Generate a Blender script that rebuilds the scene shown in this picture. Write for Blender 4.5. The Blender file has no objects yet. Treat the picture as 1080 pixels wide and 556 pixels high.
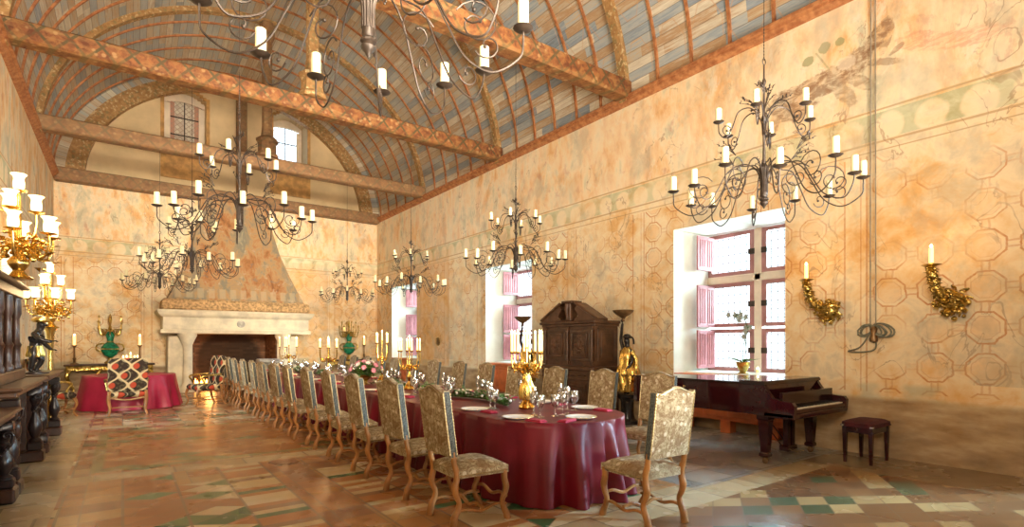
import bpy, math, random
from mathutils import Vector, Matrix, Euler
R = math.radians
PI = math.pi
random.seed(7)
SC = bpy.context.scene
COL = SC.collection

# ---------------------------------------------------------------- camera, world, lights
cam_d = bpy.data.cameras.new('camera')
cam = bpy.data.objects.new('camera', cam_d)
COL.objects.link(cam)
cam.location = (0, 0, 1.5)
cam.rotation_euler = (R(90), 0, R(-36.2))
cam_d.sensor_width = 36.0
cam_d.sensor_fit = 'HORIZONTAL'
cam_d.lens = 36.0 * 561.0 / 1080.0
cam_d.shift_x = 0.0
cam_d.shift_y = (362.0 - 278.0) / 1080.0
cam_d.clip_start = 0.05
cam_d.clip_end = 200
SC.camera = cam

SC.view_settings.view_transform = 'Standard'
SC.view_settings.look = 'None'
SC.view_settings.gamma = 1.0
SC.view_settings.use_curve_mapping = False
SC.view_settings.exposure = 0.2

W = bpy.data.worlds.new('sky')
SC.world = W
W.use_nodes = True
wn = W.node_tree.nodes
wn['Background'].inputs[0].default_value = (0.83, 0.93, 1.0, 1)
wn['Background'].inputs[1].default_value = 3.0

SC.cycles.max_bounces = 8
SC.cycles.diffuse_bounces = 5
SC.cycles.glossy_bounces = 3
SC.cycles.transmission_bounces = 6
SC.cycles.transparent_max_bounces = 12
SC.cycles.caustics_reflective = False
SC.cycles.caustics_refractive = False
SC.cycles.sample_clamp_indirect = 6.0
SC.cycles.use_denoising = True


def area(name, loc, target, sx, sy, power, color, spread=180):
    d = bpy.data.lights.new(name, 'AREA')
    d.shape = 'RECTANGLE'
    d.size, d.size_y = sx, sy
    d.energy = power
    d.color = color
    d.spread = R(spread)
    o = bpy.data.objects.new(name, d)
    o.location = loc
    o.rotation_euler = (Vector(target) - Vector(loc)).to_track_quat('-Z', 'Y').to_euler()
    COL.objects.link(o)
    return o


def point(name, loc, power, color, r=0.05):
    d = bpy.data.lights.new(name, 'POINT')
    d.energy = power
    d.color = color
    d.shadow_soft_size = r
    o = bpy.data.objects.new(name, d)
    o.location = loc
    COL.objects.link(o)
    return o


WARM = (1.0, 0.84, 0.64)
WARMER = (1.0, 0.62, 0.28)
# unseen fill lamps added behind the camera to brighten the hall and vault
area('fill_light', (1.5, -2.7, 4.6), (3.4, 14.0, 4.4), 4.5, 2.0, 360, WARM, 50)
area('fill_light', (3.4, -2.2, 1.2), (1.8, 8.0, 9.8), 5.0, 1.5, 700, (1.0, 0.88, 0.72), 100)
area('fill_light', (-1.3, -0.6, 3.2), (8.1, 4.6, 4.4), 1.5, 1.5, 90, WARM, 75)
for wy in (5.06, 11.27, 17.6, -1.1):      # daylight standing outside each window
    area('window_daylight', (10.4, wy, 3.0), (5.5, wy - 0.4, 0.2), 2.0, 2.4, 800, (0.62, 0.88, 0.95))

area('window_daylight', (11.0, -4.6, 3.6), (5.4, 3.0, 0.0), 2.6, 2.4, 4500, (0.52, 0.80, 1.0), 70)  # extra lamp added outside the rear window to brighten the floor by the piano
area('window_daylight', (-4.0, 12.75, 3.2), (0.5, 13.2, 0.0), 1.6, 2.2, 700, (0.66, 0.85, 1.0))
# ---------------------------------------------------------------- object helpers
def tag(o, label=None, cat=None, group=None, kind=None):
    if label: o['label'] = label
    if cat: o['category'] = cat
    if group: o['group'] = group
    if kind: o['kind'] = kind
    return o


def empty(name, loc=(0, 0, 0), rz=0.0):
    o = bpy.data.objects.new(name, None)
    o.empty_display_size = 0.1
    o.location = loc
    o.rotation_euler = (0, 0, rz)
    COL.objects.link(o)
    return o


def place(o, loc, rz=0.0):
    o.location = loc
    o.rotation_euler = (0, 0, rz)
    return o


def copy_tree(o, loc=None, rz=None, label=None, parent=None):
    c = o.copy()
    COL.objects.link(c)
    if parent is not None:
        c.parent = parent
    for ch in list(o.children):
        copy_tree(ch, parent=c)
    if loc is not None: c.location = loc
    if rz is not None: c.rotation_euler = (0, 0, rz)
    if label: c['label'] = label
    return c


class MB:
    """collects shapes; build() links them as ONE mesh object"""
    def __init__(s):
        s.v = []; s.f = []; s.m = []; s.mi = 0; s.M = None

    def add(s, vs, fs, M=None):
        b = len(s.v)
        if M is not None: vs = [M @ Vector(p) for p in vs]
        if s.M is not None: vs = [s.M @ Vector(p) for p in vs]
        s.v += [tuple(p) for p in vs]
        for f in fs:
            s.f.append(tuple(b + i for i in f)); s.m.append(s.mi)
        return s

    def box(s, a, b, M=None, bev=0.0):
        x0, y0, z0 = a; x1, y1, z1 = b
        if bev > 0:
            q = min(bev, (x1-x0)/2.01, (y1-y0)/2.01, (z1-z0)/2.01)
            vs = []
            # 24 vertex chamfered box
            idx = {}
            for i, X in enumerate((x0, x1)):
                for j, Y in enumerate((y0, y1)):
                    for k, Z in enumerate((z0, z1)):
                        sx = q if i == 0 else -q; sy = q if j == 0 else -q; sz = q if k == 0 else -q
                        idx[(i, j, k, 0)] = len(vs); vs.append((X, Y+sy, Z+sz))
                        idx[(i, j, k, 1)] = len(vs); vs.append((X+sx, Y, Z+sz))
                        idx[(i, j, k, 2)] = len(vs); vs.append((X+sx, Y+sy, Z))
            fs = []
            for i in (0, 1):
                fs.append([idx[(i, 0, 0, 0)], idx[(i, 1, 0, 0)], idx[(i, 1, 1, 0)], idx[(i, 0, 1, 0)]])
                fs.append([idx[(0, i, 0, 1)], idx[(1, i, 0, 1)], idx[(1, i, 1, 1)], idx[(0, i, 1, 1)]])
                fs.append([idx[(0, 0, i, 2)], idx[(1, 0, i, 2)], idx[(1, 1, i, 2)], idx[(0, 1, i, 2)]])
                for j in (0, 1):
                    fs.append([idx[(i, j, 0, 0)], idx[(i, j, 1, 0)], idx[(i, j, 1, 1)], idx[(i, j, 0, 1)]])
                    fs.append([idx[(i, 0, j, 0)], idx[(i, 1, j, 0)], idx[(i, 1, j, 2)], idx[(i, 0, j, 2)]])
                    fs.append([idx[(0, i, j, 1)], idx[(1, i, j, 1)], idx[(1, i, j, 2)], idx[(0, i, j, 2)]])
                    for k in (0, 1):
                        fs.append([idx[(i, j, k, 0)], idx[(i, j, k, 1)], idx[(i, j, k, 2)]])
            return s.add(vs, fs, M)
        vs = [(x0,y0,z0),(x1,y0,z0),(x1,y1,z0),(x0,y1,z0),(x0,y0,z1),(x1,y0,z1),(x1,y1,z1),(x0,y1,z1)]
        return s.add(vs, [(0,3,2,1),(4,5,6,7),(0,1,5,4),(1,2,6,5),(2,3,7,6),(3,0,4,7)], M)

    def lathe(s, prof, n=16, M=None, c=(0, 0, 0), fn=None, cap=True):
        """prof [(r,z)], around z at c; fn(angle, r, z) -> r lets the outline fold"""
        vs = []; fs = []
        for r, z in prof:
            for i in range(n):
                t = 2*PI*i/n
                rr = fn(t, r, z) if fn else r
                vs.append((c[0]+rr*math.cos(t), c[1]+rr*math.sin(t), c[2]+z))
        for j in range(len(prof)-1):
            for i in range(n):
                k = (i+1) % n
                fs.append((j*n+i, j*n+k, (j+1)*n+k, (j+1)*n+i))
        if cap and prof[0][0] > 1e-4: fs.append(tuple(range(n))[::-1])
        if cap and prof[-1][0] > 1e-4: fs.append(tuple((len(prof)-1)*n+i for i in range(n)))
        return s.add(vs, fs, M)

    def tube(s, pts, rad, n=6, M=None, flat=1.0):
        """pts list of 3d points, rad float or list"""
        P = [Vector(p) for p in pts]
        k = len(P)
        rd = rad if isinstance(rad, (list, tuple)) else [rad]*k
        T = []
        for i in range(k):
            a = P[max(0, i-1)]; b = P[min(k-1, i+1)]
            d = (b-a)
            T.append(d.normalized() if d.length > 1e-9 else Vector((0, 0, 1)))
        up = Vector((0, 0, 1)) if abs(T[0].z) < 0.9 else Vector((1, 0, 0))
        N = (up - T[0]*up.dot(T[0])).normalized()
        vs = []; fs = []
        for i in range(k):
            N = (N - T[i]*N.dot(T[i]))
            N = N.normalized() if N.length > 1e-6 else T[i].orthogonal().normalized()
            B = T[i].cross(N)
            for j in range(n):
                t = 2*PI*j/n
                vs.append(P[i] + (N*math.cos(t)*flat + B*math.sin(t))*rd[i])
        for i in range(k-1):
            for j in range(n):
                q = (j+1) % n
                fs.append((i*n+j, i*n+q, (i+1)*n+q, (i+1)*n+j))
        fs.append(tuple(range(n))[::-1]); fs.append(tuple((k-1)*n+j for j in range(n)))
        return s.add(vs, fs, M)

    def ball(s, c, r, n=8, m=6, sc=(1, 1, 1), M=None):
        prof = []
        vs = [(c[0], c[1], c[2]-r*sc[2])]; fs = []
        for j in range(1, m):
            ph = PI*j/m
            for i in range(n):
                t = 2*PI*i/n
                vs.append((c[0]+r*sc[0]*math.sin(ph)*math.cos(t), c[1]+r*sc[1]*math.sin(ph)*math.sin(t), c[2]-r*sc[2]*math.cos(ph)))
        vs.append((c[0], c[1], c[2]+r*sc[2]))
        for i in range(n):
            fs.append((0, 1+(i+1) % n, 1+i))
            fs.append((len(vs)-1, 1+(m-2)*n+i, 1+(m-2)*n+(i+1) % n))
        for j in range(m-2):
            for i in range(n):
                k = (i+1) % n
                fs.append((1+j*n+i, 1+j*n+k, 1+(j+1)*n+k, 1+(j+1)*n+i))
        return s.add(vs, fs, M)

    def prism(s, poly, z0, z1, M=None, scale_top=None):
        """poly 2D (x,y), convex or not, extruded in z"""
        n = len(poly)
        vs = [(x, y, z0) for x, y in poly] + [(x, y, z1) for x, y in poly]
        fs = [tuple(range(n))[::-1], tuple(range(n, 2*n))] + [(i, (i+1) % n, n+(i+1) % n, n+i) for i in range(n)]
        return s.add(vs, fs, M)

    def leaf(s, base, d, up, L, w, fold=0.25):
        """a folded leaf of six points"""
        d = Vector(d).normalized(); up = Vector(up)
        side = d.cross(up)
        side = side.normalized() if side.length > 1e-6 else d.orthogonal().normalized()
        nrm = side.cross(d)
        b = Vector(base)
        vs = [b, b+d*L*.4+side*w*.5+nrm*w*fold, b+d*L*.45, b+d*L*.4-side*w*.5+nrm*w*fold, b+d*L-nrm*w*.2]
        return s.add(vs, [(0, 1, 2), (0, 2, 3), (2, 1, 4), (3, 2, 4)])

    def build(s, name, mats, parent=None, smooth=35, loc=None):
        me = bpy.data.meshes.new(name)
        me.from_pydata(s.v, [], s.f)
        if not isinstance(mats, (list, tuple)): mats = [mats]
        for m in mats: me.materials.append(m)
        if len(mats) > 1: me.polygons.foreach_set('material_index', s.m)
        me.update()
        if smooth:
            me.polygons.foreach_set('use_smooth', [True]*len(me.polygons))
            me.set_sharp_from_angle(angle=R(smooth))
        o = bpy.data.objects.new(name, me)
        COL.objects.link(o)
        if parent is not None: o.parent = parent
        if loc is not None: o.location = loc
        return o


def fix_normals(o):
    import bmesh
    bm = bmesh.new(); bm.from_mesh(o.data)
    bmesh.ops.recalc_face_normals(bm, faces=bm.faces)
    bm.to_mesh(o.data); bm.free()
    return o


def spline(pts, k=6):
    """Catmull-Rom through 3D points"""
    P = [Vector(p) for p in pts]
    P = [P[0]*2-P[1]] + P + [P[-1]*2-P[-2]]
    out = []
    for i in range(1, len(P)-2):
        a, b, c, d = P[i-1], P[i], P[i+1], P[i+2]
        for j in range(k):
            t = j/k
            out.append(0.5*((2*b)+(c-a)*t+(2*a-5*b+4*c-d)*t*t+(3*b-a-3*c+d)*t**3))
    out.append(P[-2])
    return out


def skin_mesh(name, verts, edges, radii, mat, parent=None, sub=2):
    """one continuous body grown over a skeleton"""
    me = bpy.data.meshes.new('skeleton')
    me.from_pydata(verts, edges, [])
    o = bpy.data.objects.new('skeleton', me)
    COL.objects.link(o)
    md = o.modifiers.new('skin', 'SKIN')
    me.update()
    for i, r in enumerate(radii):
        sv = me.skin_vertices[0].data[i]
        sv.radius = (r, r) if not isinstance(r, tuple) else r
        sv.use_root = (i == 0)
    md.use_smooth_shade = True
    ss = o.modifiers.new('subd', 'SUBSURF'); ss.levels = sub; ss.render_levels = sub
    dg = bpy.context.evaluated_depsgraph_get()
    dg.update()
    new = bpy.data.meshes.new_from_object(o.evaluated_get(dg))
    new.name = name
    new.materials.clear(); new.materials.append(mat)
    new.polygons.foreach_set('use_smooth', [True]*len(new.polygons))
    bpy.data.objects.remove(o)
    bpy.data.meshes.remove(me)
    ob = bpy.data.objects.new(name, new)
    COL.objects.link(ob)
    if parent is not None: ob.parent = parent
    return ob

# ---------------------------------------------------------------- node helpers
class E:
    """a socket with arithmetic"""
    def __init__(s, g, sock): s.g = g; s.k = sock
    def _m(s, op, *a, clamp=False):
        n = s.g.t.nodes.new('ShaderNodeMath'); n.operation = op; n.use_clamp = clamp
        for i, q in enumerate((s,)+a):
            if isinstance(q, E): s.g.t.links.new(q.k, n.inputs[i])
            else: n.inputs[i].default_value = q
        return E(s.g, n.outputs[0])
    def __add__(s, o): return s._m('ADD', o)
    __radd__ = __add__
    def __sub__(s, o): return s._m('SUBTRACT', o)
    def __rsub__(s, o): return (s*-1.0)+o
    def __mul__(s, o): return s._m('MULTIPLY', o)
    __rmul__ = __mul__
    def __truediv__(s, o): return s._m('DIVIDE', o)
    def abs(s): return s._m('ABSOLUTE')
    def floor(s): return s._m('FLOOR')
    def fract(s): return s._m('FRACT')
    def sqrt(s): return s._m('SQRT')
    def sin(s): return s._m('SINE')
    def max(s, o): return s._m('MAXIMUM', o)
    def min(s, o): return s._m('MINIMUM', o)
    def lt(s, o): return s._m('LESS_THAN', o)
    def gt(s, o): return s._m('GREATER_THAN', o)
    def inv(s): return (s*-1.0)+1.0
    def sat(s): return s._m('ADD', 0.0, clamp=True)
    def step(s, a, b):
        """smooth 0..1 from a to b"""
        n = s.g.t.nodes.new('ShaderNodeMapRange'); n.interpolation_type = 'SMOOTHSTEP'
        s.g.t.links.new(s.k, n.inputs['Value'])
        n.inputs['From Min'].default_value = a; n.inputs['From Max'].default_value = b
        if a > b:
            n.inputs['From Min'].default_value = b; n.inputs['From Max'].default_value = a
            n.inputs['To Min'].default_value = 1; n.inputs['To Max'].default_value = 0
        return E(s.g, n.outputs[0])
    def band(s, a, b): return s.gt(a)*s.lt(b)
    def line(s, c, w): return (s-c).abs().step(w, w*0.4)


class G:
    def __init__(s, name, rough=0.6, metallic=0.0, spec=0.5):
        s.mat = bpy.data.materials.new(name); s.mat.use_nodes = True
        s.t = s.mat.node_tree
        s.b = s.t.nodes['Principled BSDF']
        s.b.inputs['Roughness'].default_value = rough
        s.b.inputs['Metallic'].default_value = metallic
        s.b.inputs['Specular IOR Level'].default_value = spec
        s.tc = s.t.nodes.new('ShaderNodeTexCoord')
        s.sep = s.t.nodes.new('ShaderNodeSeparateXYZ')
        s.t.links.new(s.tc.outputs['Object'], s.sep.inputs[0])
    def xyz(s): return E(s, s.sep.outputs[0]), E(s, s.sep.outputs[1]), E(s, s.sep.outputs[2])
    def obj(s): return s.tc.outputs['Object']
    def comb(s, *a):
        n = s.t.nodes.new('ShaderNodeCombineXYZ')
        for i, q in enumerate(a):
            if isinstance(q, E): s.t.links.new(q.k, n.inputs[i])
            else: n.inputs[i].default_value = q
        return n.outputs[0]
    def noise(s, scale=1.0, vec=None, detail=4, rough=0.55, dist=0.0):
        n = s.t.nodes.new('ShaderNodeTexNoise')
        s.t.links.new(vec if vec is not None else s.obj(), n.inputs['Vector'])
        n.inputs['Scale'].default_value = scale; n.inputs['Detail'].default_value = detail
        n.inputs['Roughness'].default_value = rough; n.inputs['Distortion'].default_value = dist
        return E(s, n.outputs[0])
    def white(s, vec):
        n = s.t.nodes.new('ShaderNodeTexWhiteNoise'); s.t.links.new(vec, n.inputs['Vector'])
        return E(s, n.outputs['Value'])
    def vor(s, scale=1.0, vec=None, feature='F1', out=0, rnd=1.0):
        n = s.t.nodes.new('ShaderNodeTexVoronoi'); n.feature = feature
        s.t.links.new(vec if vec is not None else s.obj(), n.inputs['Vector'])
        n.inputs['Scale'].default_value = scale; n.inputs['Randomness'].default_value = rnd
        return E(s, n.outputs[out])
    def ramp(s, fac, stops, const=False):
        n = s.t.nodes.new('ShaderNodeValToRGB'); cr = n.color_ramp
        if const: cr.interpolation = 'CONSTANT'
        while len(cr.elements) < len(stops): cr.elements.new(0.5)
        for e, (p, c) in zip(cr.elements, stops): e.position = p; e.color = (*c, 1)
        s.t.links.new(fac.k, n.inputs[0])
        return n.outputs[0]
    def mix(s, f, a, b, mode='MIX'):
        n = s.t.nodes.new('ShaderNodeMix'); n.data_type = 'RGBA'; n.blend_type = mode
        if isinstance(f, E): s.t.links.new(f.k, n.inputs[0])
        else: n.inputs[0].default_value = f
        for i, q in ((6, a), (7, b)):
            if isinstance(q, tuple): n.inputs[i].default_value = (*q, 1)
            else: s.t.links.new(q, n.inputs[i])
        return n.outputs[2]
    def color(s, c):
        if isinstance(c, tuple): s.b.inputs['Base Color'].default_value = (*c, 1)
        else: s.t.links.new(c, s.b.inputs['Base Color'])
        return s
    def rough(s, e): s.t.links.new(e.k, s.b.inputs['Roughness']); return s
    def bump(s, e, strength=0.3, dist=0.01):
        n = s.t.nodes.new('ShaderNodeBump'); n.inputs['Strength'].default_value = strength
        n.inputs['Distance'].default_value = dist
        s.t.links.new(e.k, n.inputs['Height']); s.t.links.new(n.outputs[0], s.b.inputs['Normal'])
        return s
    def emit(s, c, st):
        s.b.inputs['Emission Color'].default_value = (*c, 1); s.b.inputs['Emission Strength'].default_value = st
        return s


def simple(name, c, rough=0.5, metallic=0.0, var=0.25, scale=6.0, spec=0.5, bump=0.0):
    g = G(name, rough, metallic, spec)
    n = g.noise(scale)
    g.color(g.mix(n.step(0.3, 0.7), tuple(x*(1-var) for x in c), tuple(min(1, x*(1+var)) for x in c)))
    if bump: g.bump(g.noise(scale*4), bump, 0.01)
    return g.mat


def ellipse(g, a, b, ca, cb, ra, rb, ang=0.0, wob=None):
    """1 inside an ellipse in the (a,b) plane"""
    c, s_ = math.cos(ang), math.sin(ang)
    da, db = a-ca, b-cb
    p = (da*c+db*s_)/ra; q = (db*c-da*s_)/rb
    d = (p*p+q*q)
    if wob is not None: d = d+wob
    return d.step(1.15, 0.7)

# ---------------------------------------------------------------- materials
def m_fresco(name, horse=False, far=False):
    g = G(name, 0.85, spec=0.15)
    x, y, z = g.xyz()
    s = x+y
    vec = g.comb(s, z, 0.0)
    n1 = g.noise(0.9, vec, 5, 0.6); n2 = g.noise(3.2, vec, 6, 0.65, 0.6); n3 = g.noise(14.0, vec, 4, 0.6)
    base = g.ramp(n1*0.55+n2*0.45, [(0.30, (.62, .32, .11)), (0.40, (.76, .47, .20)), (0.47, (.82, .63, .37)), (0.55, (.88, .77, .55)), (0.66, (.58, .54, .42))])
    base = g.mix(n3.step(0.55, 0.75)*0.35, base, (.88, .76, .54))
    pc = g.white(g.comb(((s+0.35)/1.9).floor(), z.gt(4.4), 6.0))
    base = g.mix(pc.step(.45, .95)*.45*z.gt(.8), base, (.70, .38, .13))
    base = g.mix(pc.step(.35, .05)*.3, base, (.84, .74, .52))
    # faded octagon coffers drawn in sanguine
    wob = (n2-0.5)*0.07
    P = 0.48
    qx = ((s+wob)/P).fract()-0.5; qz = ((z+wob)/P).fract()-0.5
    ax = qx.abs(); az = qz.abs()
    d = ax.max(az).max((ax+az)*0.7071)
    octl = d.line(0.37, 0.030).max(d.line(0.27, 0.018)*0.5)
    con = (ax.line(0.07, 0.03).max(az.line(0.07, 0.03)))*d.gt(0.37)
    fade = g.noise(1.1, g.comb(s, z, 3.0), 3).step(0.36, 0.6)
    lower = z.band(0.85, 4.02)
    pan = ((s+0.35)/1.9).fract()
    pil = pan.band(0.0, 0.15)
    pl = pan.line(0.008, 0.008).max(pan.line(0.15, 0.008)).max(pan.line(0.045, 0.005))
    lines = (octl.max(con*.6)*pil.inv()*fade).max(pl*0.8)*lower
    fill = d.lt(0.25)*fade*lower*pil.inv()
    base = g.mix(fill*0.35, base, (.82, .50, .22))
    base = g.mix((lines*(n3*1.4+0.2)).sat()*0.85, base, (.56, .22, .07))
    # frieze of pale rounded niches between green piers
    fr = z.band(4.2, 4.56)
    fx = ((s+wob*1.2)/0.46).fract()-0.5
    fz = (z-4.34)/0.19
    nich = ((fx*fx*7.5)+(fz*fz)+(n3-.5)*.5).step(1.35, 0.75)
    frc = g.mix(nich, g.mix(n2.step(.3, .7), (.36, .42, .25), (.60, .62, .42)), g.mix(n2.step(.3, .7), (.80, .70, .46), (.86, .74, .55)))
    base = g.mix(fr*g.noise(.9, g.comb(s, z, 15.0), 3).step(.25, .65)*0.75, base, frc)
    hl = z.line(4.17, 0.02).max(z.line(4.60, 0.018)).max(z.line(4.06, 0.012))
    base = g.mix(hl*0.75, base, (.50, .32, .16))
    # upper register: worn hunting scene
    up = z.gt(4.62)
    u1 = g.noise(1.5, g.comb(s*1.9, z*0.7, 7.0), 8, 0.68, 0.3)
    u2 = g.noise(2.1, g.comb(s*1.8, z, 21.0), 8, 0.7, 0.4)
    upc = g.ramp(u1, [(0.25, (.44, .20, .08)), (0.38, (.76, .40, .15)), (0.46, (.84, .58, .30)), (0.54, (.86, .72, .50)), (0.62, (.62, .60, .44)), (0.72, (.34, .34, .26))])
    base = g.mix(up*0.75, base, upc)
    base = g.mix(up*u2.step(0.56, 0.66)*0.6, base, (.88, .80, .66))
    base = g.mix(up*u2.step(0.43, 0.33)*0.55, base, (.55, .22, .14))
    if horse:
        w = (g.noise(7.0, vec, 6, .7)-0.5)*2.4
        hm = ellipse(g, y, z, 3.95, 5.08, .36, .26, 0.3, w)
        for a in ((3.5, 5.22, .5, .18, -0.12), (3.12, 5.36, .26, .17, -.3), (2.86, 5.56, .24, .12, -0.9)):
            hm = hm.max(ellipse(g, y, z, *a, w))
        for a in ((2.74, 5.50, .07, .20, 0.3), (2.78, 5.22, .26, .05, .35), (2.62, 5.32, .10, .04, -.6), (4.25, 4.85, .10, .24, 0.5), (3.25, 4.98, .10, .26, -0.6), (3.05, 5.06, .08, .24, -0.9)):
            hm = hm.max(ellipse(g, y, z, *a, w)*0.7)
        base = g.mix(up*g.noise(1.1, g.comb(s, z, 33.0), 3).step(.35, .6)*0.45, base, (.88, .78, .60))
        base = g.mix(hm*(g.noise(7.0, g.comb(s*.8, z*1.3, 2.0), 6, .7, .6).step(.38, .60)*.65+.25), base, (.28, .15, .08))
        base = g.mix(ellipse(g, y, z, 3.22, 5.40, .13, .10, .4, w)*.6, base, (.82, .72, .56))
        tr = ellipse(g, y, z, 3.72, 5.62, .09, .07, 0, w).max(ellipse(g, y, z, 3.5, 5.72, .08, .08, 0, w)).max(ellipse(g, y, z, 3.3, 5.72, .06, .06, 0, w))
        base = g.mix(tr*0.75, base, (.30, .32, .16))
        st = ((y-3.5)*0.6-(z-5.5)*0.35).line(0.0, 0.012)*z.band(5.4, 5.7)*y.band(3.3, 3.8)
        base = g.mix(st*0.5, base, (.30, .32, .16))
        gr = ellipse(g, y, z, 2.35, 5.3, .35, .12, 0.5, w).max(ellipse(g, y, z, 1.9, 5.15, .4, .12, 0.2, w))
        base = g.mix(gr*g.noise(9.0, g.comb(s*.6, z*2.0, 2.0), 6, .7, .6).step(.4, .6)*0.5, base, (.66, .30, .20))
    # drawn contours, long lost figures
    q1 = (g.noise(1.7, g.comb(s*1.3, z*.7, 40.0), 4, .5, 1.0)-.5).abs().step(.012, .004)*g.noise(1.0, g.comb(s, z, 44.0), 3).step(.48, .6)
    base = g.mix(q1*z.gt(1.0)*.55, base, (.34, .20, .12))
    sm = g.noise(1.3, g.comb(s*1.3, z, 51.0), 5, .65).step(.50, .66)
    base = g.mix(sm*z.gt(1.0)*.42, base, (.46, .42, .32))
    # dado of bare stone
    dd = z.step(0.82, 0.72)
    base = g.mix(dd*0.85, base, g.ramp(g.noise(2.0, g.comb(s, z*3.0, 0.0), 5), [(0.3, (.20, .12, .06)), (0.5, (.36, .24, .13)), (0.7, (.54, .42, .26))]))
    gg = z.line(0.86, 0.14)*g.noise(1.6, vec, 3).step(.45, .6)
    base = g.mix(gg*0.5, base, (.36, .40, .30))
    dark = g.noise(0.7, g.comb(s, z, 11.0), 4).step(0.58, 0.72)*0.3
    base = g.mix(dark, base, (.55, .48, .34))
    g.color(base)
    g.bump(n2*0.6+n3*0.4, 0.25, 0.01)
    return g.mat


def m_floor():
    g = G('floor_tiles', 0.33, spec=0.5)
    x, y, z = g.xyz()
    n1 = g.noise(1.3, None, 5); n2 = g.noise(6.0, None, 5); n3 = g.noise(0.5, None, 2)
    # plain terracotta squares of 0.30 m
    T = 0.30
    cx = (x/T).floor(); cy = (y/T).floor()
    fx = (x/T).fract(); fy = (y/T).fract()
    rnd = g.white(g.comb(cx, cy, 1.0))
    terra = g.ramp(rnd*0.7+n2*0.3, [(0.15, (.26, .11, .045)), (0.4, (.42, .19, .07)), (0.6, (.52, .27, .10)), (0.8, (.50, .34, .16)), (0.95, (.62, .46, .26))])
    # lozenges / triangles in cream, green and terracotta, in bays
    a = (x/0.46+y/0.30); b = (x/0.46-y/0.30)
    dr = g.white(g.comb(a.floor(), b.floor(), 5.0))
    dia = g.ramp(dr, [(0.0, (.36, .15, .055)), (0.24, (.72, .60, .38)), (0.40, (.05, .16, .07)), (0.54, (.46, .21, .08)), (0.72, (.80, .70, .48)), (0.84, (.12, .22, .09)), (0.92, (.54, .33, .15))], True)
    da = (a.fract()-0.5).abs().max((b.fract()-0.5).abs())
    # strips of small bars
    bar = g.white(g.comb((x/0.46).floor(), (y/0.11).floor(), 9.0))
    barc = g.ramp(bar, [(0.0, (.70, .58, .34)), (0.3, (.06, .18, .08)), (0.45, (.48, .22, .08)), (0.7, (.74, .62, .40)), (0.85, (.30, .17, .09))], True)
    column = g.white(g.comb((x/0.46).floor(), (y/2.2).floor(), 2.0))
    pat = g.mix(column.gt(0.40), terra, dia)
    pat = g.mix(column.gt(0.80), pat, barc)
    gl = ((x/0.46).fract()-0.5).abs().gt(0.475)
    pat = g.mix(gl*0.8, pat, (.24, .17, .11))
    dg = (da.gt(0.475))*column.band(.52, .80)
    pat = g.mix(dg*.6, pat, (.26, .19, .12))
    tile_gr = (fx-0.5).abs().max((fy-0.5).abs()).gt(0.475)
    pat = g.mix(tile_gr*column.lt(0.52)*0.6, pat, (.25, .18, .11))
    # brown bay with lozenges at the right, and between the 2nd and 3rd beams
    dia2 = g.ramp(dr, [(0.0, (.22, .11, .05)), (0.42, (.29, .15, .065)), (0.60, (.50, .36, .17)), (0.74, (.09, .12, .06)), (0.82, (.20, .10, .05)), (0.93, (.44, .30, .14))], True)
    dia2 = g.mix((da.gt(0.47))*0.5, dia2, (.2, .13, .08))
    bay = x.gt(3.0)*y.lt(3.4)
    pat = g.mix(bay, pat, dia2)
    bay2 = y.band(7.9, 11.1)*x.band(-0.2, 2.6)
    terr2 = g.ramp(g.white(g.comb(a.floor(), b.floor(), 8.0)), [(0.0, (.42, .19, .06)), (0.5, (.50, .25, .09)), (0.8, (.64, .42, .20)), (0.92, (.24, .25, .10))], True)
    pat = g.mix(bay2, pat, terr2)
    rim = (x-1.2).abs().max((y-9.5).abs()-0.2).line(1.45, 0.09)*y.band(7.7, 11.3)*x.band(-0.4, 2.8)
    pat = g.mix(rim*0.7, pat, (.26, .29, .11))
    # slabs: pale at the left wall, grey slate by the windows, strips under the beams
    def slabs(sx, sy, cols, seed):
        row = (y/sy).floor()
        off = g.white(g.comb(row, seed, 0.0))
        xx = x/sx+off
        c = g.white(g.comb(xx.floor(), row, seed))
        col = g.ramp(c*0.6+n2*0.4, cols)
        ed = ((xx.fract()-0.5).abs()-(0.5-0.012/sx)).gt(0.0).max(((y/sy).fract()-0.5).abs().gt(0.5-0.012/sy))
        return g.mix(ed*0.6, col, (.16, .12, .08)), ed
    pale, e1 = slabs(0.75, 0.55, [(0.2, (.44, .32, .17)), (0.5, (.58, .46, .27)), (0.8, (.68, .58, .38))], 3.0)
    slate, e2 = slabs(0.58, 0.42, [(0.2, (.26, .28, .28)), (0.45, (.36, .38, .36)), (0.65, (.44, .42, .36)), (0.85, (.56, .54, .48))], 4.0)
    strip = ((y-7.3)/4.35).fract()
    st = strip.lt(0.08)
    pat = g.mix(st, pat, pale)
    leftm = x.lt(-0.5)
    pat = g.mix(leftm, pat, pale)
    rightm = (x+(y*0.0)).gt(4.75)*y.gt(3.3)
    pat = g.mix(rightm, pat, slate)
    edgew = (x.gt(7.0)*y.lt(3.3))
    pat = g.mix(edgew, pat, g.mix(n1.step(.3, .7), (.24, .17, .10), (.36, .27, .16)))
    bl = x.band(3.0, 4.75)*y.lt(3.5)*y.gt(3.25)
    pat = g.mix(bl, pat, pale)
    pat = g.mix(n3.step(0.4, 0.7)*0.12, pat, (.50, .36, .20))
    pat = g.mix(1.0, pat, (.86, .84, .82), 'MULTIPLY')
    g.color(pat)
    g.rough((g.noise(1.4, None, 3)*0.16+0.19))
    g.bump(g.noise(2.0, None, 1), 0.25, 0.006)
    return g.mat


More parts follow.
